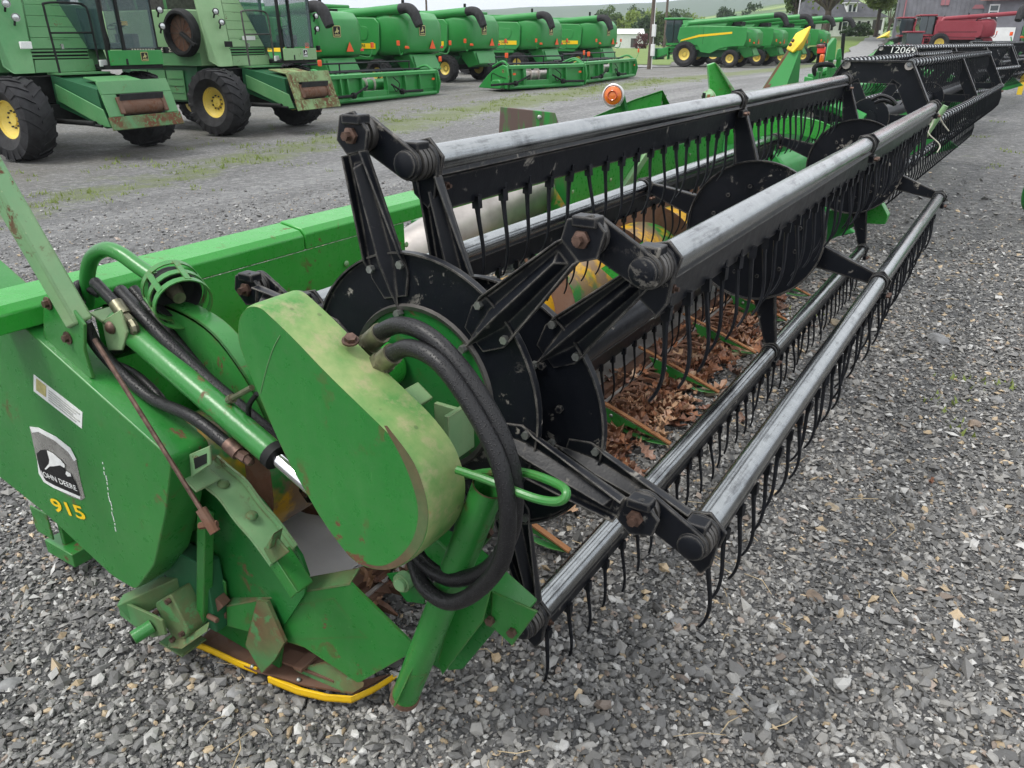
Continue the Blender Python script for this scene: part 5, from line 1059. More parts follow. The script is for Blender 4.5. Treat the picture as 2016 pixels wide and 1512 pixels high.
    for s in (1, -1):
        b = B(); b.tube(bez([(-4.8, s * 1.2, 1.55), (-5.0, s * 1.6, 1.5), (-5.05, s * 1.75, 1.8)], 4), .03, 8); ar = part('lamp_arm', b, G, hd)
        b = B(); b.box((-5.06, s * 1.76, 1.95), (.06, .16, .2)); part('amber_lamp', b, 'orange_reflector', ar, .015)
    # residue chute
    b = B(); b.prism([(-3.9, -.85, 1.4), (-4.9, -.85, 1.5), (-5.2, -.95, .85), (-4.5, -.95, .7)], (0, 1.75, 0)); rc_ = part('residue_chute', b, G, t, .03)
    b = B(); b.prism([(-4.97, -.7, 1.42), (-4.97, .75, 1.42), (-5.24, .85, .9), (-5.24, -.8, .9)], (-.03, 0, 0)); part('chute_panel', b, G, rc_, .02)
    b = B(); b.box((0, 0, .95), (.4, 2.6, .35)); b.box((-3.6, 0, .7), (.2, 2.4, .25)); b.box((-1.8, 0, 1.0), (2.8, 1.6, .5)); part('chassis', b, 'dark', t)
    for y, fl in ((-1.6, False), (1.6, True)): wheel(t, (0, y, .95), 'new_front', fl, .1)
    for y, fl in ((-1.45, False), (1.45, True)): wheel(t, (-3.6, y, .66), 'new_rear', fl, .1)
    return t
def place_copy(src, label, loc, rz):
    c = copy_tree(src); c.location = loc; c.rotation_euler = (0, 0, rz); c['label'] = label; return c
def rear_at(px, D, rz, tail=5.1):            # put the tail of a combine at depth D under column px
    p = PD(px, 79, D); f = Vector((math.cos(rz), math.sin(rz), 0)); q = p + f * tail; return (q.x, q.y, gz(q.x, q.y))
row = [(672, 33.5, 'first of the rear-facing green combines, next to the faded combine'), (838, 37.5, 'second green combine in the rear-facing row, yellow band on its side'),
       (958, 43.5, 'third and middle green combine of the rear-facing row'), (1088, 51.0, 'fourth green combine of the rear-facing row'), (1200, 57.5, 'last and farthest green combine of the rear-facing row')]
src = None
for i, (px_, D_, lab) in enumerate(row):
    rz = R(180 - 2); loc = rear_at(px_, D_, rz)
    if src is None: src = modern_combine(lab, loc, rz, 'rear', 'green combines parked in a row seen from behind')
    else: place_copy(src, lab, loc, rz)
q = PG(1345, 132); src = None
for i, lab in enumerate(('nearest of the side-on green combines, whole yellow stripe visible', 'second side-on green combine, partly hidden by the nearest', 'third side-on green combine behind the yellow snout tip', 'farthest side-on green combine in front of the white house')):
    rz = R(180 + 2); x, y = q.x + i * .6, q.y + 1.6 + i * 5.2; loc = (x, y, gz(x, y))
    if src is None: src = modern_combine(lab, loc, rz, 's', 'green combines standing side-on by the pole')
    else: place_copy(src, lab, loc, rz)
src = None
for px_, D_, lab in ((1842, 88, 'red combine in front of the grey barn, nearer one'), (1800, 97, 'red combine partly hidden behind the nearer red one')):
    p = PD(px_, 79, D_); loc = (p.x, p.y, 0.05 + .35)
    rz = R(180 + 18)
    if src is None: src = modern_combine(lab, loc, rz, 'red', 'red combines before the barn')
    else: place_copy(src, lab, loc, rz)
# ================================================================== platforms lying behind the parked row, seen from the back
def platform(label, loc, rz, Lg, group, auger='green_far', end_face=False, lamps=True):
    """Forward +x, back face at x = 0, spans y from -Lg/2 to Lg/2."""
    t = thing('grain_header', label, 'grain header', loc, rz, group); h = Lg / 2
    b = B(); b.prism([(.0, -h, .9), (.0, -h, 1.02), (.06, -h, 1.05), (.2, -h, 1.05), (.2, -h, .9)], (0, Lg, 0)); part('top_beam', b, 'green_far', t, .008)
    b = B(); b.cyl((.05, -h + .1, .16), (.05, h - .1, .16), .085, n=14); part('bottom_tube', b, 'green_far', t)
    o0, o1 = -.15, 1.35
    for ya, yb in ((-h, o0), (o1, h)):
        b = B(); b.prism([(.14, ya, .2), (.14, ya, .9), (.16, ya, .9), (.16, ya, .2)], (0, yb - ya, 0)); part('back_sheet', b, 'green_far', t)
        b = B(); b.box((.12, (ya + yb) / 2, .36), (.03, yb - ya - .1, .05)); part('sheet_rib', b, 'green_far', t)
    ys = [-h + .02, -h + 1.2, -h + 2.2, o0, o1, o1 + .8, h - 1.0, h - .02]
    for y in ys: b = B(); b.prism([(.0, y, .1), (.16, y, .1), (.16, y, .95), (.02, y, .95), (-.03, y, .5)], (0, .07, 0)); part('rib', b, 'green_far', t, .006)
    b = B(); b.prism([(.0, o0, .2), (.0, o0, .42), (.2, o0, .42), (.2, o0, .2)], (0, o1 - o0, 0)); part('opening_sill', b, 'green_far', t, .006)
    b = B(); b.cyl((.62, -h + .1, .6), (.62, h - .1, .6), .2, n=20); ag_ = part('auger', b, auger, t)
    for i in range(3): b = B(); b.lathe([(.2, -.006), (.31, -.006), (.31, .006), (.2, .006)], (.62, o0 + .3 + i * .5, .6), (.12, 1, .1), 24, closed=True); part('auger_flight', b, 'worn_sheet', ag_)
    b = B(); b.prism([(.2, -h, .2), (1.5, -h, .1), (1.5, -h, .12), (.2, -h, .24)], (0, Lg, 0)); part('floor', b, 'green_shadow', t)
    for s in (-1, 1):
        y = s * h; P = [(-.02, .12), (.6, .08), (1.9, .1), (1.3, .6), (.9, .85), (.25, 1.08), (-.02, 1.0), (-.14, .55)]
        b = B(); b.prism([(x, y, z) for x, z in P], (0, .08 * s, 0)); e_ = part('end_sheet', b, 'green_far', t, .02)
        if end_face:
            b = B(); b.prism(rnd_poly([(.1, y + .081 * s, .1), (.85, y + .081 * s, .1), (.75, y + .081 * s, .45), (.2, y + .081 * s, .5)], .15, 4), (0, .22 * s, 0)); part('drive_shield', b, 'green_far', e_, .04)
            b = B(); b.tube(bez([(.02, y + .1 * s, .55), (.5, y + .1 * s, .62), (.9, y + .1 * s, .72), (1.0, y + .1 * s, .4)], 4), .012, 6); part('panel_groove', b, 'dark', e_)
            emblem(e_, (.22, y + .082 * s, .82), (-s * -1 if s < 0 else -1, 0, 0), (0, 0, 1), .14)
        b = B(); b.box((-.03, y - s * .35, .7), (.02, .16, .08)); part('reflector', b, 'orange_reflector', e_)
    # reel with black bats above the trough
    rl = None
    for k in range(5):
        a = k * 1.2566 + .3; x, z = 1.15 + .5 * math.cos(a), .95 + .42 * math.sin(a); b = B(); b.cyl((x, -h + .3, z), (x, h - .3, z), .032, n=8); part('reel_bat', b, 'black_far', t)
    for y in (-h + .35, -h * .35, h * .35, h - .35):
        b = B()
        for k in range(5): a = k * 1.2566 + .3; b.bar((1.15, y, .95), (1.15 + .5 * math.cos(a), y, .95 + .42 * math.sin(a)), .03, .05, up=(0, 1, 0))
        part('reel_spider', b, 'black_far', t)
    for s in (-1, 1): b = B(); b.tube(bez([(.1, s * (h - .15), 1.02), (.5, s * (h - .15), 1.2), (1.15, s * (h - .15), .98)], 4), .05, 8); part('reel_arm', b, 'green_far', t)
    # folded drive shafts
    for y, s in ((o0 - .1, -1), (o1 + .15, 1)):
        b = B(); b.cyl((-.12, y + s * 2.0, .3), (-.14, y + s * .6, .33), .05, n=10); b.cyl((-.14, y + s * .6, .33), (-.2, y - s * .15, .62), .038, n=10); sh_ = part('drive_shaft', b, 'dark', t)
        b = B(); b.lathe([(.05, -.07), (.11, -.05), (.11, .05), (.05, .07)], (-.14, y + s * .6, .33), (0, 1, 0), 14); part('joint_shield', b, 'dark', sh_)
    b = B(); b.tube(bez([(-.04, o0 - .3, .85), (-.1, o0 - .6, .6), (-.12, o0 - .35, .35), (-.08, o0 - .15, .6)], 5), .018, 6); part('hydraulic_hose', b, 'dark', t)
    if lamps:
        for s in (-1, 1):
            b = B(); b.tube(bez([(.0, s * (h - .1), 1.0), (-.05, s * (h + .1), 1.15), (-.08, s * (h + .15), 1.35)], 4), .015, 6); la = part('lamp_stalk', b, 'green_far', t)
            b = B(); b.box((-.08, s * (h + .15), 1.45), (.06, .16, .2)); part('marker_lamp', b, 'orange_reflector', la, .02)
    return t
def put(px, py, dy, x_off=0.0): q = PG(px, py); return Vector((q.x + x_off, q.y + dy, 0))
G3 = 'green headers laid out on the grass strip'
for lab, (p0, p1), au, ef in (('green header in front of the first rear-facing combine, feeder opening showing a green auger', (PG(640, 214), PG(862, 186)), 'green_far', False),
                              ('middle green header on the grass with rounded end shield and rusty auger', (PG(1000, 181), PG(1150, 170)), 'worn_sheet', True),
                              ('farthest green header on the grass, its pointed end near the utility pole', (PG(1128, 172), PG(1262, 151)), 'worn_sheet', False)):
    c = (p0 + p1) / 2; d = (p1 - p0); rz = math.atan2(d.y, d.x) + math.pi / 2
    platform(lab, (c.x, c.y, gz(c.x, c.y) - .02), rz, min(d.length, 9.0), G3, au, ef)

# ================================================================== headers with six-sided reel plates farther along our row
def hex_header(label, loc, rz, Lg, nplate, number=None):
    """Axis along +y from y = 0, forward +x; reel centre on x = 0."""
    t = thing('grain_header', label, 'grain header', loc, rz, 'black reeled headers beyond the nearest one'); RX, RZ_ = .47, 1.07
    hx = [(RX * math.cos(R(60 * k)), RZ_ + RX * math.sin(R(60 * k))) for k in range(6)]
    for i in range(nplate):
        y = .02 + i * (Lg - .04) / (nplate - 1); b = B()
        inner = [(x * (.62 if i == 0 else .76), RZ_ + (z - RZ_) * (.62 if i == 0 else .76)) for x, z in hx]
        for k in range(6):                    # frame of the plate with open windows between spokes
            b.prism([(hx[k][0], y, hx[k][1]), (hx[(k + 1) % 6][0], y, hx[(k + 1) % 6][1]), (inner[(k + 1) % 6][0], y, inner[(k + 1) % 6][1]), (inner[k][0], y, inner[k][1])], (0, .008, 0))
            b.bar((inner[k][0] * 1.05, y + .003, RZ_ + (inner[k][1] - RZ_) * 1.05), (0, y + .003, RZ_), .075, .006, up=(0, 1, 0))
            b.bar((hx[k][0], y, hx[k][1]), (hx[(k + 1) % 6][0], y, hx[(k + 1) % 6][1]), .05, .012, up=(0, 0, 1) if k % 3 != 1 else (0, 0, 1))
        b.lathe([(0, -.01), (.15, -.01), (.15, .012), (0, .012)], (0, y, RZ_), (0, 1, 0), 20)
        pl_ = part('reel_plate', b, 'black', t)
        for k in range(6): b = B(); b.cyl((hx[k][0] * .93, y - .02, RZ_ + (hx[k][1] - RZ_) * .93), (hx[k][0] * .93, y + .02, RZ_ + (hx[k][1] - RZ_) * .93), .03, n=12); part('bat_bearing', b, 'worn_sheet', pl_)
    if number: lettering('painted_number', number, (.1, -.004, RZ_ + .36), (1, 0, -.02), (0, 0, 1), .085, 'chalk_white', pl_, shear=.1, width=.34)
    for k in range(6):
        x, z = hx[k][0] * .97, RZ_ + (hx[k][1] - RZ_) * .97; b = B(); b.cyl((x, 0, z), (x, Lg, z), .03, n=12); bt = part('reel_bat', b, 'bat_tube', t)
        b = B(); c = B(); n = int(Lg / .15)
        for i in range(n):
            y = .06 + i * .15; b.tube([(x + .01, y, z - .02), (x + .03, y, z - .12), (x + .02, y, z - .22), (x - .03, y, z - .29)], [.007, .0065, .005, .003], 5, cap=False); c.lathe([(.032, -.018), (.037, -.014), (.037, .014), (.032, .018)], (x, y, z), (0, 1, 0), 8)
        tag(part('tine_row', b, 'rubber_tine', bt), kind='stuff'); tag(part('spring_coils', c, 'black_far', bt), kind='stuff')
    b = B(); b.cyl((0, 0, RZ_), (0, Lg, RZ_), .06, n=12); part('reel_shaft', b, 'black_far', t)
    b = B(); b.strip([(-1.15, 0, 1.02), (-1.14, 0, .45), (-1.05, 0, .22), (-.85, 0, .14), (-.45, 0, .1)], (0, Lg + .2, 0), (-.01, 0, -.01)); part('back_sheet', b, 'green_far', t)
    b = B(); b.prism([(-1.25, 0, .95), (-1.1, 0, .95), (-1.1, 0, 1.08), (-1.25, 0, 1.08)], (0, Lg + .2, 0)); part('top_beam', b, 'green_far', t, .01)
    b = B(); b.cyl((-.8, .1, .48), (-.8, Lg + .1, .48), .2, n=18); part('auger', b, 'green_far', t)
    for y in (-.25, Lg + .2): b = B(); b.prism([(-1.2, y, .1), (-.3, y, .1), (.1, y, .25), (-.4, y, .6), (-.8, y, 1.0), (-1.2, y, 1.05)], (0, .05, 0)); part('end_sheet', b, 'green_far', t, .01)
    for y in (-.16, Lg + .12): b = B(); b.tube(bez([(-1.1, y, 1.05), (-.7, y, 1.2), (-.3, y, 1.18), (0, y, RZ_)], 4), .05, 8); part('reel_arm', b, 'green_far', t)
    b = B(); b.bar((-.43, 0, .08), (-.43, Lg, .08), .12, .05); part('cutter_bar', b, 'rust', t)
    return t
hex_header('black reeled header just beyond the nearest header, six-sided end plate facing us', (-.12, 5.42, 0), R(-1.8), 5.9, 3)
hex_header('black reeled header with white painted number on its end plate', (-.92, 12.0, .06), R(-8.5), 6.6, 4, '12069')
hex_header('farthest black reeled header in the row toward the red combines', (-.35, 20.5, .1), R(-5.5), 8.0, 4)

# ================================================================== corn head standing behind the front header (snouts turned up)
def pd(D, *pts): return [PD(a, c, D) for a, c in pts]
CB = Vector((-2.1, 6.5, gz(-2.1, 6.5))); ORIGIN = CB
K = thing('corn_head', 'green corn head behind the front header, upturned snout with yellow tip', 'corn head', CB)
tow = -_h                                     # toward the camera, for thickness
b = B(); b.prism(pd(4.75, (985, 210), (1093, 222), (1099, 240), (1104, 300), (1122, 372), (1112, 432), (1062, 432), (1040, 360), (978, 330)), _h * .012); wp = part('worn_panel', b, 'worn_plate', K, .003, label='upright sheet worn brown with streaks of green paint')
b = B(); b.dome(PD(1062, 231, 4.745), tow, .014, .008); part('bolt', b, 'bolt_zinc', wp)
b = B(); b.tube([PD(700, 590, 3.75), PD(800, 515, 3.95), PD(930, 440, 4.25), PD(1060, 372, 4.7)], [.09, .15, .17, .13], 28); part('worn_snout', b, 'worn_sheet', K, label='smooth snout cone polished silver with rusty edges')
b = B(); b.prism(pd(4.6, (1050, 350), (1080, 352), (1130, 430), (1060, 480), (1015, 455)), _h * .02); part('gather_sheet', b, 'worn_snout', K, .004)
b = B(); P1, P2 = pd(5.0, (1085, 268), (1165, 232), (1250, 196), (1305, 178)), pd(5.35, (1100, 285), (1180, 245), (1262, 212), (1322, 212))
vs = P1 + P2 + [p + Vector((0, 0, -.45)) for p in P2]; b.add(vs, [(0, 1, 5, 4), (1, 2, 6, 5), (2, 3, 7, 6), (4, 5, 9, 8), (5, 6, 10, 9), (6, 7, 11, 10)]); b.add([v + _h * .02 for v in P1] + [v + _h * .02 + Vector((0, 0, -.4)) for v in P1], [(0, 1, 5, 4), (1, 2, 6, 5), (2, 3, 7, 6)])
part('hood', b, 'green_bright', K, .0)
b = B(); b.bar(PD(1250, 208, 5.1), PD(1300, 203, 5.2), .05, .03); part('hood_bar', b, 'green_pale', K, .004)
b = B(); b.strip([p + Vector((0, 0, .004)) for p in pd(5.18, (1095, 272), (1255, 202), (1312, 192))], (0, 0, .012), _h * .02); part('hood_lip', b, 'green_pale', K)
lc2 = PD(1208, 188, 4.95); nl = (CAM - lc2).normalized(); nl = (nl + Vector((-.25, -.05, 0))).normalized()
b = B(); b.lathe([(.0, -.03), (.058, -.03), (.066, -.01), (.066, .012), (.06, .016), (.055, .008), (0, .006)], lc2, nl, 32); l_ = part('marker_lamp', b, 'bare_sheet', K)
b = B(); b.lathe([(.054, .007), (.052, .018), (.035, .026), (.015, .03), (0, .03)], lc2, nl, 32); part('amber_lens', b, 'amber', l_)
b = B(); b.lathe([(.027, .027), (.031, .032), (.027, .035), (.022, .032)], lc2, nl, 24, closed=True); part('lens_ring', b, 'amber_dark', l_)
b = B(); b.bar(lc2 - nl * .03 + Vector((.04, 0, .02)), lc2 - nl * .05 + Vector((.07, .03, -.14)), .04, .02); part('lamp_bracket', b, 'green_deep', l_, .003)
def fin(D, pts, mat, th=.05, name='snout_fin'): b = B(); b.prism(pd(D, *pts), _h * th + _r * .01); return part(name, b, mat, K, .006)
fin(6.2, ((1394, 128), (1409, 123), (1449, 192), (1440, 230), (1400, 195)), 'green_bright', .1)
fin(6.15, ((1409, 123), (1416, 130), (1455, 188), (1449, 194)), 'green_pale', .1)
b = B(); q = PD(1398, 196, 6.0); b.lathe([(.055, -.04), (.07, -.02), (.07, .03), (.055, .04)], q, _r + Vector((0, 0, .6)), 20, closed=True); rg = part('tip_ring', b, 'green_pale', K)
for k in range(3): b = B(); b.box(PD(1386 + k * 9, 188 + k * 3, 5.93), (.02, .012, .035)); part('ring_slot', b, 'rust_orange' if k else 'dark', rg)
# upturned snout with poly tip
D = 8.2; n8 = _h * .22
b = B(); A_ = pd(D, (1492, 188), (1552, 95)); Bm = [p + tow * .12 for p in pd(D, (1532, 190), (1566, 100))]; Cc = pd(D + .05, (1570, 190), (1578, 96)); Dk = [PD(1535, 190, D + .35), PD(1565, 95, D + .2)]
b.add(A_ + Bm + Cc + Dk, [(0, 1, 3, 2), (2, 3, 5, 4), (4, 5, 7, 6), (6, 7, 1, 0)]); sn = part('snout', b, 'green_far', K)
b = B(); b.strip([A_[0] + tow * .01, A_[1] + tow * .01], _r * .045 + tow * .03, _h * -.006); part('snout_edge', b, 'rust', sn)
b = B(); tipv = PD(1597, 50, D - .02); base = [PD(1546, 98, D + .02), PD(1560, 106, D - .13), PD(1578, 101, D + .02), PD(1562, 92, D + .22)]; midr = [PD(1566, 66, D + .02), PD(1580, 82, D - .14), PD(1592, 70, D + .02), PD(1576, 64, D + .2)]
b.add(base + midr + [tipv], [(0, 1, 5, 4), (1, 2, 6, 5), (2, 3, 7, 6), (3, 0, 4, 7), (4, 5, 8), (5, 6, 8), (6, 7, 8), (7, 4, 8), (3, 2, 1, 0)]); yt = part('snout_tip', b, 'yellow_far', sn, .02, smooth=60)
for a_, c_ in ((1556, 88), (1561, 80)): b = B(); b.dome(PD(a_, c_, D - .07), tow, .017, .012); part('rivet', b, 'bolt', yt)
b = B(); b.dome(PD(1543, 137, D - .02), tow, .02, .012); part('bolt', b, 'bolt_zinc', sn)
# tail lamp and fins
b = B(); b.box(PD(1617, 108, 9.2), (.09, .05, .24)); tl = part('tail_lamp', b, 'dark', K, .02)
b = B(); b.box(PD(1617, 99, 9.16), (.085, .04, .07)); part('red_lens', b, 'red_lens', tl, .01)
b = B(); b.box(PD(1618, 116, 9.15), (.05, .04, .1)); part('amber_lens', b, 'amber', tl, .015)
b = B(); b.box(PD(1616, 91, 9.16), (.085, .04, .035)); part('dark_lens', b, 'red_lens_dark', tl, .008)
fin(9.6, ((1630, 92), (1644, 74), (1648, 78), (1644, 118), (1626, 120)), 'green_far', .12); fin(9.8, ((1650, 97), (1656, 95), (1658, 118), (1645, 118)), 'green_far', .05)
b = B(); b.cyl(PD(1661, 66, 9.9), PD(1657, 118, 9.9), .022, n=8); part('post', b, 'dark', K)
b = B(); b.tube(bez(pd(7.6, (1606, 150), (1603, 135), (1612, 128), (1636, 128), (1642, 140)), 4), .022, 8); part('guard_hoop', b, 'dark', K)
for a_, c_, D_, L_ in ((1636, 118, 9.65, .75), (1652, 117, 9.82, .75), (1617, 122, 9.22, .8), (1608, 148, 7.6, .6), (1640, 140, 7.6, .65), (1425, 200, 6.22, .5), (1545, 186, 8.3, .5), (1398, 205, 6.05, .45)):
    q = PD(a_, c_, D_); b = B(); b.bar(q + Vector((0, 0, .03)), q - Vector((0, 0, L_)), .05, .05, up=(0, 1, 0)); part('bracket_post', b, 'green_deep', K, .004)
# body of the corn head: row units, deck plates, frame
for i in range(8):
    y = 3.6 + i * .76; x0 = -2.0 - .02 * i; z0 = gz(x0, y); b = B(); b.prism([(x0 - .7, y - .2, z0 + .35), (x0 + .5, y - .2, z0 + .12), (x0 + .55, y - .2, z0 + .3), (x0 - .1, y - .2, z0 + .72), (x0 - .7, y - .2, z0 + .85)], (0, .42, 0)); ru = part('row_unit', b, ('green_bright', 'green_far', 'green_deep')[i % 3], K, .02)
    b = B(); b.bar((x0 + .1, y + .3, z0 + .5), (x0 + .62, y + .3, z0 + .24), .1, .03); part('deck_plate', b, 'worn_sheet' if i % 2 else 'yellow_far', ru)
b = B(); b.bar((-2.75, 3.2, .3), (-2.8, 9.6, .3), .18, .18); b.bar((-2.75, 3.2, .75), (-2.8, 9.6, .75), .12, .12); part('frame_beam', b, 'green_deep', K, .01)
b = B(); b.bar((-1.75, 5.2, .55), (-1.9, 9.2, .55), .06, .06); b.bar((-1.7, 5.6, .35), (-1.5, 7.6, .55), .05, .05); part('chain_cover', b, 'dark', K)
ORIGIN = Vector((0, 0, 0))
# second corn head, farther
CB = Vector((-1.6, 13.5, 0)); CB.z = gz(CB.x, CB.y); ORIGIN = CB
K = thing('corn_head', 'farther corn head with pale green snout and yellow tip before the barn', 'corn head', CB)
D = 13.2; b = B(); P_ = [PD(1688, 124, D), PD(1752, 80, D)], [PD(1745, 124, D - .3), PD(1758, 84, D - .14)], [PD(1752, 124, D + .1), PD(1760, 84, D + .05)], [PD(1700, 124, D + .4), PD(1756, 79, D + .2)]
b.add([p for q in P_ for p in q], [(0, 1, 3, 2), (2, 3, 5, 4), (4, 5, 7, 6), (6, 7, 1, 0)]); sn = part('snout', b, 'green_old', K)
b = B(); bs = [PD(1722, 77, D), PD(1742, 71, D - .2), PD(1751, 76, D), PD(1738, 68, D + .25)]; tv = PD(1754, 59, D); b.add(bs + [tv, PD(1738, 82, D - .15)], [(0, 1, 4), (1, 2, 4), (2, 3, 4), (3, 0, 4), (0, 3, 2, 1)]); part('snout_tip', b, 'yellow_far', sn, .02)
q = PD(1722, 122, 13.2); b = B(); b.bar(q + Vector((0, 0, .05)), q - Vector((0, 0, .8)), .12, .2, up=(0, 1, 0)); part('snout_mount', b, 'green_far', K, .01)
for i in range(4): x0, y = -1.9, 12.6 + i * .76; z0 = gz(x0, y); b = B(); b.prism([(x0 - .6, y - .2, z0 + .3), (x0 + .5, y - .2, z0 + .12), (x0 - .1, y - .2, z0 + .6), (x0 - .6, y - .2, z0 + .8)], (0, .42, 0)); part('row_unit', b, 'green_far', K, .02)
ORIGIN = Vector((0, 0, 0))
# things cut by the right border
q = PZ(2018, 440, 0); ORIGIN = q.copy()
nose = thing('crop_divider', 'rounded green divider nose cut off by the right border', 'crop divider', q)
b = B(); b.prism(rnd_poly([q + Vector(v) for v in ((-.06, 0, .1), (-.1, .0, .3), (-.02, 0, .48), (.5, 0, .62), (.9, 0, .5), (.9, 0, .1), (.2, 0, .04))], .12, 5), (0, .32, 0)); part('nose_shell', b, 'green_deep', nose, .06)
b = B(); b.prism([q + Vector(v) for v in ((.2, .02, .0), (.85, .02, .0), (.85, .02, .12), (.25, .02, .12))], (0, .26, 0)); part('nose_skid', b, 'dark', nose, .01)
q = PZ(1992, 186, 0); ORIGIN = q.copy(); rl = thing('roller', 'black roller with pale end bands at the right border', 'roller', q)
zc_ = PD(1992, 142, (q - CAM).dot(_h)); b = B(); b.lathe([(0, 0), (.17, 0), (.2, .03), (.2, .9), (.17, .95), (0, .95)], zc_, _r + _h * .3, 24); part('drum', b, 'dark', rl)
for s in (.12, .2): b = B(); b.lathe([(.2, -.015), (.208, -.015), (.208, .015), (.2, .015)], zc_ + (_r + _h * .3).normalized() * s, _r + _h * .3, 24, closed=True); part('band', b, 'bare_sheet', rl)
b = B(); b.box(zc_ + Vector((.35, .2, -.35)), (.15, .2, .9)); part('leg', b, 'yellow_far', rl, .01)
ORIGIN = Vector((0, 0, 0))

# ================================================================== lawns, lane, hills, trees, buildings, poles
def lawn_mat():
    m = NT('lawn'); p = m.pos(); n = m.noise(p, .6, 6, .65); f = m.noise(p, 9, 5, .7)
    c = m.mix(n, (.06, .115, .02), (.2, .28, .06)); c = m.mix(m.ramp(f, (.5, 0.0), (.8, .5)), c, (.26, .27, .11)); m.set(Base_Color=c, Roughness=.85); m.bump(f, .6, .05)
lawn_mat()
def drape(name, poly, mat, lift, kind, n=26):
    """A sheet over the yard inside a convex pixel-free polygon given as (lateral, depth) corners."""
    me = bpy.data.meshes.new(name); (a, b_, c, d) = poly; vs, fs = [], []
    for i in range(n + 1):
        for j in range(n + 1):
            u, v = i / n, j / n; l = (a[0] * (1 - u) + b_[0] * u) * (1 - v) + (d[0] * (1 - u) + c[0] * u) * v; dd = (a[1] * (1 - u) + b_[1] * u) * (1 - v) + (d[1] * (1 - u) + c[1] * u) * v
            if i in (0, n) or j in (0, n): l += random.Random(i * 77 + j).uniform(-.4, .4); dd += random.Random(i * 7 + j * 31).uniform(-.5, .5)
            p = CAM + _r * l + _h * dd; vs.append((p.x, p.y, gz(p.x, p.y) + lift))
    for i in range(n):
        for j in range(n): k = i * (n + 1) + j; fs.append((k, k + 1, k + n + 2, k + n + 1))
    me.from_pydata(vs, [], fs); finish(me, mat, 60); return tag(link(name, me), kind=kind)
T_ = lambda px: (px - 1008) / 1675
drape('lawn', [(T_(900) * 85, 85), (T_(1318) * 72, 72), (T_(1400) * 320, 320), (T_(600) * 320, 320)], 'lawn', .03, 'structure')
drape('lawn', [(T_(1575) * 84, 84), (T_(1610) * 78, 78), (T_(1725) * 131, 131), (T_(1540) * 131, 131)], 'lawn', .03, 'structure')
drape('lawn', [(T_(1380) * 131, 131.5), (T_(2300) * 131, 131.5), (T_(2300) * 420, 420), (T_(1380) * 420, 420)], 'lawn', .03, 'structure')
drape('lawn', [(T_(1680) * 52, 52), (T_(1740) * 47, 47), (T_(1760) * 58, 58), (T_(1700) * 66, 66)], 'lawn', .03, 'structure', 12)
plain('lane_gravel', (.25, .25, .25), .6, 0, .2, 2.0)
drape('lane', [(T_(1230) * 66, 66), (T_(1330) * 66, 66), (T_(1330) * 70, 70), (T_(1230) * 70, 70)], 'lane_gravel', .045, 'structure', 10)
drape('lane', [(T_(1640) * 86, 86), (T_(1705) * 80, 80), (T_(1745) * 130, 130), (T_(1712) * 130, 130)], 'lane_gravel', .045, 'structure', 16)
def hill_mat(name, a, c_, field, fs):
    m = NT(name); p = m.pos(); n = m.noise(p, .012, 6, .65); f = m.noise(p, .09, 5, .7); c = m.mix(f, a, c_); fm = m.ramp(m.noise(p, fs, 3, .5), (.55, 0.0), (.6, 1.0)); c = m.mix(fm, c, field); m.set(Base_Color=c, Roughness=.95); m.bump(m.math('ADD', f, n), 1.0, 6.0); return m.m
hill_mat('hill_forest', (.02, .055, .018), (.06, .13, .035), (.05, .1, .03), .004); hill_mat('hill_fields', (.035, .085, .02), (.11, .19, .04), (.24, .33, .08), .006)
def hill(ridge, D0, D1, mat, seed, rough, back=1.4):
    me = bpy.data.meshes.new('hill'); cols, rows = 170, 34; vs, fs = [], []; rg_ = random.Random(seed); ph = [rg_.uniform(0, 6) for _ in range(24)]
    for j in range(rows + 1):
        v = j / rows; Dd = D0 + (D1 * back - D0) * v; kk = (Dd - D0) / (D1 - D0)
        for i in range(cols + 1):
            px = -900 + 3800 * i / cols; yr = np.interp(px, [r_[0] for r_ in ridge], [r_[1] for r_ in ridge]); top = 1.62 + (79 - yr) / 1532 * D1 * .93
            s = sm(kk) if kk <= 1 else max(0.0, 1 - (kk - 1) * 1.5); z = -2 + (top + 2) * s
            z += rough * s * sum(math.sin(i * .21 * (q + 1) + ph[q] + j * .37 * (q % 4 + 1)) / (q + 2) for q in range(9))
            p = CAM + (_h + _r * T_(px)) * Dd; vs.append((p.x, p.y, z))
    for j in range(rows):
        for i in range(cols): k = j * (cols + 1) + i; fs.append((k, k + 1, k + cols + 2, k + cols + 1))
    me.from_pydata(vs, [], fs); finish(me, mat, 80); return tag(link('hill', me), kind='structure')
hill([(-900, 40), (600, 34), (1000, 26), (1200, 18), (1310, 14), (1360, 9), (1440, -4), (1560, -14), (1700, -18), (2900, -10)], 1500, 3000, 'hill_forest', 3, 3.0)
hill([(-900, 66), (900, 58), (1180, 44), (1240, 36), (1330, 48), (1390, 38), (1470, 26), (1560, 15), (1640, 8), (2000, 2), (2900, 10)], 420, 1300, 'hill_fields', 8, 1.6)

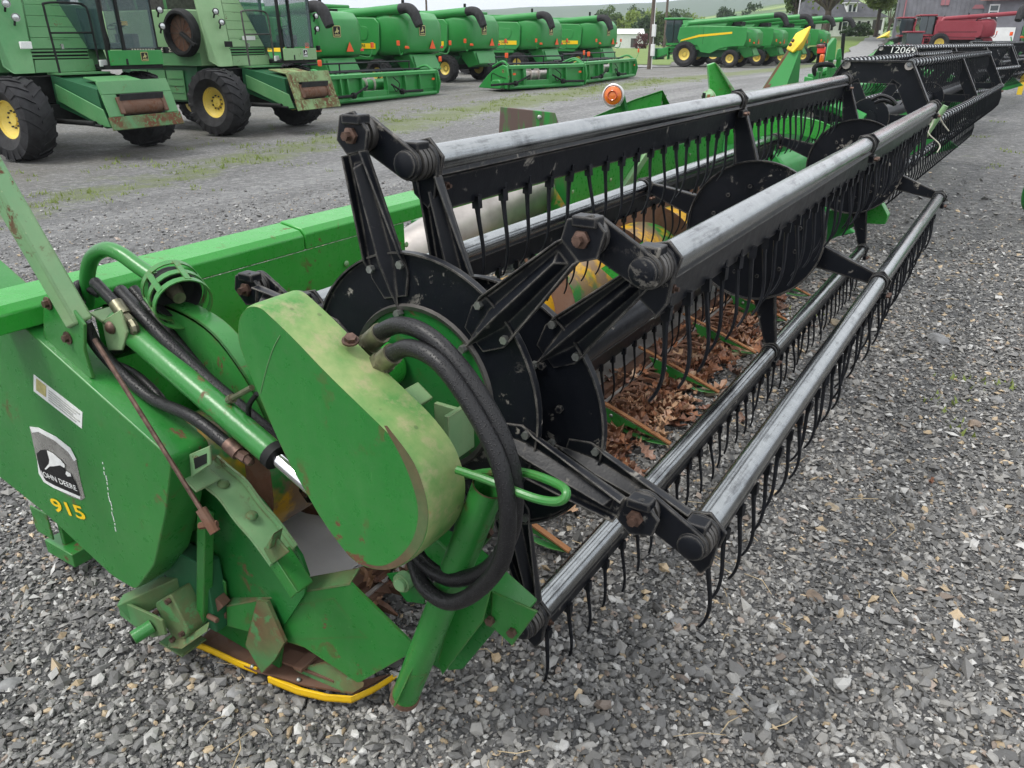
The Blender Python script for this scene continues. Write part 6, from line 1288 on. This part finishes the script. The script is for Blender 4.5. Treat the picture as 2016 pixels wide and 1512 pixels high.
def foliage_mat(name, a, c_):
    m = NT(name); p = m.pos(); n = m.noise(p, 1.3, 4, .6); g = m.n('ShaderNodeObjectInfo').outputs['Random']; c = m.mix(n, a, c_); m.set(Base_Color=c, Roughness=.7, Subsurface_Weight=0.0)
    tr = m.n('ShaderNodeBsdfTranslucent', {'Color': c}); mxs = m.n('ShaderNodeMixShader', {0: .3, 1: m.b.outputs[0], 2: tr.outputs[0]}); m.l(mxs.outputs[0], m.out.inputs['Surface']); return m.m
foliage_mat('grass_blade', (.13, .19, .035), (.3, .36, .1)); foliage_mat('leaf_spring', (.14, .22, .035), (.3, .38, .09)); foliage_mat('leaf_mid', (.045, .09, .02), (.13, .2, .05)); foliage_mat('leaf_dark', (.02, .05, .016), (.06, .11, .035)); foliage_mat('leaf_maroon', (.07, .02, .025), (.14, .05, .05))
def tree(label, loc, hgt, rx, mat, seed, leaves_n=2600, leaf=.22, trunk=.35, fork=.3, group=None, clumps=26, name='tree', cat='tree', low=.35):
    rs = random.Random(seed); t = thing(name, label, cat, loc, 0, group); b = B()
    b.tube(bez([(0, 0, -.2), (.05, 0, hgt * .12), (rs.uniform(-.2, .2), 0, hgt * fork)], 4), [trunk * (1.25 - .5 * i / 8) for i in range(9)], 10)
    cl = []
    for i in range(clumps):
        u = rs.uniform(low, 1.0); rad = rx * (math.sin(math.pi * min(.97, max(.12, (u - low) / (1 - low) * .8 + .12))) ** .6) * rs.uniform(.25, 1.0); a = rs.uniform(0, 6.28); cl.append(Vector((rad * math.cos(a), rad * math.sin(a), hgt * u)))
    for c in cl[::2]:
        st = Vector((0, 0, hgt * fork * rs.uniform(.8, 1.0))); mid_ = st.lerp(c, .5) + Vector((0, 0, -hgt * .03)); b.tube(bez([st, mid_, c], 3), [trunk * .42 * (1 - .12 * i) for i in range(7)], 6)
    part('trunk', b, 'wood_pole', t)
    V, F_ = [], []; per = leaves_n // clumps; cr = rx * .36
    for c in cl:
        for i in range(per):
            d = Vector((rs.gauss(0, 1), rs.gauss(0, 1), rs.gauss(0, .75))).normalized() * (cr * rs.random() ** .45); p = c + d; s = leaf * rs.uniform(.6, 1.4)
            n1 = Vector((rs.gauss(0, 1), rs.gauss(0, 1), rs.gauss(0, 1))).normalized(); n2 = n1.cross(Vector((rs.gauss(0, 1), rs.gauss(0, 1), rs.gauss(0, 1)))).normalized(); k = len(V)
            V += [p + n1 * s, p + n2 * s * .6, p - n1 * s, p - n2 * s * .6]; F_.append((k, k + 1, k + 2, k + 3))
    me = bpy.data.meshes.new('crown'); me.from_pydata([tuple(v) for v in V], [], F_); finish(me, mat, 0); link('crown', me, t); return t
def at_depth(px, D, dz=0.0): p = CAM + (_h + _r * T_(px)) * D; return Vector((p.x, p.y, gz(p.x, p.y) + dz))
tree('big spring-green tree with bare lower limbs in front of the white house', at_depth(1622, 122), 19, 8.5, 'leaf_spring', 5, 11000, .26, .5, .22, clumps=66, low=.35)
tree('slender light green tree standing against the grey barn', at_depth(1722, 128), 13, 3.0, 'leaf_spring', 9, 3000, .3, .3, .35, clumps=26)
tree('grey-green tree by the utility pole left of the big tree', at_depth(1560, 135), 12, 2.6, 'leaf_mid', 19, 2400, .3, .3, .3, clumps=22)
rs = random.Random(31)
names = ('rounded', 'tall', 'low bushy', 'loose', 'narrow', 'broad', 'dark', 'yellowish')
wood = [(1215, 240, 7.5, 3.6, 'leaf_mid'), (1238, 225, 8.5, 3.8, 'leaf_spring'), (1262, 215, 6.5, 3.5, 'leaf_dark'), (1288, 250, 8.0, 4.0, 'leaf_mid'), (1305, 215, 7.0, 3.5, 'leaf_mid'), (1322, 260, 9.0, 4.5, 'leaf_dark'),
        (1182, 230, 8.0, 4.0, 'leaf_dark'), (1200, 300, 11, 5, 'leaf_mid'), (1250, 320, 12, 5.5, 'leaf_dark'), (1275, 290, 10, 5, 'leaf_spring'), (1336, 330, 11, 5.5, 'leaf_mid'), (1365, 340, 10, 5, 'leaf_spring'), (1745, 170, 13, 5, 'leaf_mid'), (1590, 175, 14, 5.5, 'leaf_mid'), (1425, 300, 10.5, 4.0, 'leaf_dark'), (1476, 300, 11.0, 4.6, 'leaf_dark')]
what = ('tree right behind the last unloading spout', 'yellow-green tree above the white shed', 'dark tree beside the maroon bush', 'tree just right of the nearer utility pole', 'tree between the two utility poles', 'dark tree behind the second utility pole', 'tree hidden mostly by the farthest rear-facing combine', 'mid-green tree in the back row left of the yellow-green tree', 'dark tree in the back row over the shed roof', 'yellow-green tree in the back row left of the nearer pole', 'mid-green tree in the back row left of the side-on combine cab', 'yellow-green tree just above the side-on combine cab', 'tall tree peeking between the house and the barn', 'tall tree behind the left annex of the house', 'round dark tree above the side-on combine roof', 'wider round dark tree above the side-on combine auger')
for (px_, D_, hg, rx_, mt), w_ in zip(wood, what): tree(w_, at_depth(px_, D_), hg, rx_, mt, px_, 1500, .42, .25, .2, 'trees at the far side of the meadow', 22, low=.15)
for px_, D_, hg, rx_, mt, lab, sd in ((1262, 158, 2.7, 1.9, 'leaf_maroon', 'maroon round bush beside the white shed', 4), (1688, 136, 1.7, 1.6, 'leaf_dark', 'dark green shrub at the right of the house front', 5), (1672, 136.5, 1.6, 1.4, 'leaf_dark', 'dark green shrub under the house windows', 6), (1700, 136.2, 1.4, 1.2, 'leaf_mid', 'light shrub at the porch corner of the house', 7)):
    tree(lab, at_depth(px_, D_), hg, rx_, mt, sd, 900, .16, .06, .25, 'bushes by the buildings', 12, 'shrub', 'shrub', .1)

# --- white house with dormer
def frame_at(px, D, rz, name, label, cat): return thing(name, label, cat, at_depth(px, D), rz)
plain('siding', (.82, .83, .82), .7, 0, .08, 1.5); plain('shingle', (.06, .062, .07), .8, 0, .3, 1.2); plain('barn_board', (.17, .17, .19), .85, 0, .2, .8); plain('barn_trim', (.36, .15, .17), .8, 0, .15, 1.0); plain('tin_red', (.5, .2, .17), .5, .2, .25, .7)
Hs = frame_at(1655, 141, YAW, 'house', 'white one-storey house with dark hipped roof and a dormer', 'house')   # local +x runs right in the picture
W_, Dp, E_ = 13.5, 8.0, 2.9
b = B(); b.box((0, Dp / 2, E_ / 2), (W_, Dp, E_)); part('wall', b, 'siding', Hs)
for i in range(11): b = B(); b.box((0, -.012, .15 + i * .26), (W_, .02, .03)); part('siding_board', b, 'siding', Hs)
b = B(); o = .5; b.add([(-W_ / 2 - o, -o, E_), (W_ / 2 + o, -o, E_), (W_ / 2 + o, Dp + o, E_), (-W_ / 2 - o, Dp + o, E_), (-W_ / 2 + 1.5, Dp / 2, E_ + 3.1), (W_ / 2 - 4.2, Dp / 2, E_ + 3.1)], [(0, 1, 5, 4), (1, 2, 5), (2, 3, 4, 5), (3, 0, 4), (3, 2, 1, 0)]); rf = part('roof', b, 'shingle', Hs)
b = B(); b.box((1.35, 1.6, E_ + 1.35), (1.7, 1.9, 1.5)); dm = part('dormer', b, 'siding', rf); b = B(); b.box((1.35, 1.5, E_ + 2.18), (2.1, 2.2, .14)); part('dormer_roof', b, 'siding', rf)
for x in (1.0, 1.7): b = B(); b.box((x, .63, E_ + 1.35), (.42, .05, 1.0)); part('dormer_window', b, 'glass_dark', rf)
b = B(); b.box((-2.2, 5, E_ + 3.3), (.7, .7, 1.6)); part('chimney', b, 'rust', rf)
for x, sh in ((-2.55, 1), (.3, 1), (3.35, 1)):
    b = B(); b.box((x, -.03, 1.65), (.95, .06, 1.35)); w = part('window', b, 'siding', Hs); b = B(); b.box((x, -.07, 1.9), (.75, .03, .55)); part('pane', b, 'glass_dark', w); b = B(); b.box((x, -.07, 1.32), (.75, .03, .5)); part('pane', b, 'glass_dark', w)
    for s in (-1, 1): b = B(); b.box((x + s * .75, -.05, 1.65), (.4, .04, 1.4)); part('shutter', b, 'dark', w)
b = B(); b.box((1.6, -.05, 1.15), (.8, .06, 2.1)); dr = part('door', b, 'dark', Hs); b = B(); b.box((1.6, -.04, 1.2), (1.1, .04, 2.3)); part('door_frame', b, 'siding', dr)
b = B(); b.box((5.6, -.02, 1.35), (1.5, .08, 2.3)); part('porch_recess', b, 'steel_dark', Hs); b = B(); b.box((6.3, -.5, 1.4), (.16, .16, 2.8)); part('porch_post', b, 'siding', Hs); b = B(); b.box((5.6, -.5, .7), (1.4, .06, .5)); part('porch_rail', b, 'siding', Hs)
b = B(); b.box((-9.3, 3.0, 1.25), (5.2, 5, 2.5)); an = part('annex', b, 'siding', Hs); b = B(); b.box((-9.3, 2.8, 2.6), (5.8, 6.0, .3)); part('annex_roof', b, 'shingle', an)
for x in (-8.4, -9.6): b = B(); b.box((x, .48, 1.3), (.6, .06, 1.5)); part('annex_window', b, 'glass_dark', an)
b = B(); b.cyl((-5.1, -.3, 0), (-5.0, -.3, 3.4), .45, n=10); part('stone_pier', b, 'steel_dark', Hs)
# --- barn
Bn = frame_at(1905, 108, YAW - R(27), 'barn', 'tall grey board barn with faded red trim and louvred windows', 'barn')
b = B(); b.prism([(-8.8, 0, 0), (8.2, 0, 0), (8.2, 0, 11), (-8.8, 0, 11)], (0, 12, 0)); part('wall', b, 'barn_board', Bn)
for i in range(34): b = B(); b.box((-8.6 + i * .5, -.02, 5.5), (.05, .05, 11)); part('batten', b, 'barn_board', Bn)
b = B(); b.prism([(-9.4, -.6, 10.6), (8.8, -.6, 10.6), (8.8, -.6, 10.9), (-9.4, -.6, 10.9)], (0, 13, 0)); b.prism([(-9.4, -.7, 10.95), (-9.4, 12.7, 10.95), (-9.4, 6, 16)], (18.2, 0, 0)); part('roof', b, 'tin_red', Bn)
b = B(); b.box((-8.82, -.06, 5.5), (.2, .16, 11)); part('corner_board', b, 'barn_board', Bn); b = B(); b.box((-7.9, -.05, 5.5), (.16, .08, 11)); part('trim_board', b, 'barn_trim', Bn)
for x, z in ((-3.4, 6.0), (4.3, 6.3)):
    b = B(); b.box((x, -.06, z), (.95, .1, 2.4)); w = part('window', b, 'barn_trim', Bn); b = B(); b.box((x, -.12, z), (.07, .05, 2.3)); part('mullion', b, 'barn_board', w)
b = B(); b.box((.4, -.05, 3.6), (1.1, .08, 1.5)); dr = part('door', b, 'barn_board', Bn); b = B(); b.prism([(-.3, -.08, 4.35), (1.1, -.08, 4.35), (.8, -.08, 4.8), (0, -.08, 4.8)], (0, -.06, 0)); part('door_hood', b, 'barn_trim', dr)
An = frame_at(2005, 100, YAW - R(30), 'shed', 'grey lean-to shed with pinkish tin roof and white framed windows', 'shed')
b = B(); b.prism([(-4.2, 0, 0), (9, 0, 0), (9, 0, 5.4), (-4.2, 0, 5.4)], (0, 8, 0)); part('wall', b, 'barn_board', An)
b = B(); b.add([(-4.8, -.8, 5.35), (10, -.8, 5.35), (10, 8, 8.2), (-4.8, 8, 8.2), (-4.8, -.8, 5.5), (10, -.8, 5.5), (10, 8, 8.4), (-4.8, 8, 8.4)], [(0, 1, 2, 3), (7, 6, 5, 4), (0, 4, 5, 1), (1, 5, 6, 2), (2, 6, 7, 3), (3, 7, 4, 0)]); part('roof', b, 'tin_red', An)
for x in (-3.2, .7, 5.0):
    b = B(); b.box((x, -.04, 4.2), (1.05, .1, 1.5)); w = part('window', b, 'white_far', An)
    for z in (3.87, 4.53): b = B(); b.box((x, -.1, z), (.78, .05, .52)); part('pane', b, 'glass_dark', w)
b = B(); b.box((-2.2, -.05, 1.2), (3.3, .08, 2.5)); part('sliding_door', b, 'white_far', An); b = B(); b.box((2.4, -.06, 1.2), (4.6, .1, 2.7)); part('doorway', b, 'dark', An)
Sh = frame_at(1240, 165, YAW, 'shed', 'small white shed at the far side of the meadow', 'shed')
b = B(); b.box((0, 1.5, 1.3), (5.2, 3, 2.6)); part('wall', b, 'white_far', Sh); b = B(); b.prism([(-2.8, -.2, 2.6), (-2.8, 3.2, 2.6), (-2.8, 1.5, 3.5)], (5.6, 0, 0)); part('roof', b, 'white_far', Sh); b = B(); b.box((.8, -.03, 1.0), (1.2, .05, 1.6)); part('door', b, 'steel_dark', Sh)
# --- poles
def pole(px, D, hgt, label, r=.14, lean=.0, boxes=False):
    p = at_depth(px, D); t = thing('utility_pole', label, 'pole', p, 0, 'wooden utility poles'); b = B(); b.tube([(0, 0, -.3), (lean * .5, 0, hgt * .5), (lean, 0, hgt)], [r, r * .85, r * .7], 10); part('shaft', b, 'wood_pole', t)
    b = B(); b.box((lean, 0, hgt - .5), (2.2, .1, .12)); ca = part('cross_arm', b, 'wood_pole', t)
    for x in (-.9, -.3, .3, .9): b = B(); b.cyl((lean + x, 0, hgt - .44), (lean + x, 0, hgt - .26), .04, n=8); part('insulator', b, 'white_far', ca)
    if boxes:
        for z in (1.3, 2.6): b = B(); b.box((r + .1, -.1, z), (.26, .22, .8)); mb = part('meter_box', b, 'white_far', t, .02)
        b = B(); b.cyl((r + .05, 0, 0), (r + .05, 0, 4.5), .03, n=6); part('conduit', b, 'white_far', t)
    return t
pole(1281, 62, 9.5, 'nearer brown utility pole carrying meter boxes left of the side-on combines', .15, .1, True)
pole(1308, 92, 11, 'second brown utility pole just left of the side-on combine cab', .15, .1)
pole(842, 120, 13, 'distant utility pole showing above the second rear-facing combine', .16)
p = at_depth(1564, 96); t = thing('flag_pole', 'thin pale metal pole in front of the big tree', 'pole', p); b = B(); b.cyl((0, 0, 0), (.1, 0, 9.0), .06, n=8); part('shaft', b, 'bare_sheet', t); b = B(); b.dome((.1, 0, 9.0), (0, 0, 1), .09, .09); part('finial', b, 'bare_sheet', t)
# --- red tractor in front of the barn, green machine at the right border
tr = thing('tractor', 'small red tractor with dark cab left of the red combines', 'tractor', at_depth(1782, 80), YAW + R(170)); G_ = 'red_far'
b = B(); b.box((1.0, 0, 1.25), (1.9, .8, .65)); part('bonnet', b, G_, tr, .08); b = B(); b.box((-.6, 0, 1.95), (1.4, 1.5, 1.3)); cb = part('cab', b, 'glass_dark', tr, .06); b = B(); b.box((-.6, 0, 2.66), (1.6, 1.7, .14)); part('cab_roof', b, G_, cb, .04); b = B(); b.box((.1, 0, .85), (3.0, .6, .4)); part('chassis', b, 'dark', tr)
for y in (-.85, .85): b = B(); b.box((-.7, y, 1.5), (1.5, .5, .12), (0, -.1, 0)); part('fender', b, G_, tr, .04)
for y, f in ((-.9, False), (.9, True)): wheel(tr, (-.75, y, .8), 'old_front', f); wheel(tr, (1.5, y * .9, .52), 'old_rear', f)
rt = modern_combine('pale green combine cut off by the right border', tuple(at_depth(2125, 50)), R(70), 'rear', None)

# tufts of grass and weeds along the strip in front of the parked machines
rs = random.Random(5); V, F_ = [], []
def tuft(x, y, hgt, n):
    z = gz(x, y)
    for _ in range(n):
        a = rs.uniform(0, 6.28); q = Vector((math.cos(a), math.sin(a), 0)); w = Vector((-q.y, q.x, 0)) * rs.uniform(.006, .014); p = Vector((x, y, z)) + Vector((rs.gauss(0, .06), rs.gauss(0, .06), 0)); h = hgt * rs.uniform(.5, 1.2); k = len(V)
        V.extend([p - w, p + w, p + q * h * .6 + Vector((0, 0, h))]); F_.append((k, k + 1, k + 2))
for i in range(1500):
    y = rs.uniform(3, 44); xl = (-10.9 - 4.3 * min(1, max(0, (y - 4) / 17)) - .6 * min(1, max(0, (y - 21) / 17))); x = xl + rs.gauss(-.6, 1.1)
    if math.sin(x * 2.1 + y * .9) + math.sin(y * 1.7 - x) < -.2: continue
    tuft(x, y, rs.uniform(.03, .09), 7)
for px_, py_ in ((1930, 745), (1560, 620), (1905, 205), (1960, 330), (1850, 790), (1935, 270), (1985, 300), (1960, 240), (1900, 215)):
    q = PG(px_, py_)
    for j in range(3): tuft(q.x + rs.gauss(0, .06), q.y + rs.gauss(0, .1), .035, 8)
me = bpy.data.meshes.new('grass_tufts'); me.from_pydata([tuple(v) for v in V], [], F_); finish(me, 'grass_blade', 0); tag(link('grass_tufts', me), 'short grass and weeds growing through the gravel', 'grass', kind='stuff')
# ------------------------------------------------------------------ damp air over the valley
m = NT('air'); vol = m.n('ShaderNodeVolumePrincipled', {'Color': (.86, .91, 1.0, 1), 'Density': .00022, 'Anisotropy': .2}); m.t.nodes.remove(m.b); m.l(vol.outputs[0], m.out.inputs['Volume'])
b = B(); b.box((-1500, 2500, 148), (7600, 9400, 304)); hz = b.mesh('haze'); hz.materials.append(MATS['air']); tag(link('haze', hz), 'thin grey haze over the valley', 'haze', kind='stuff')
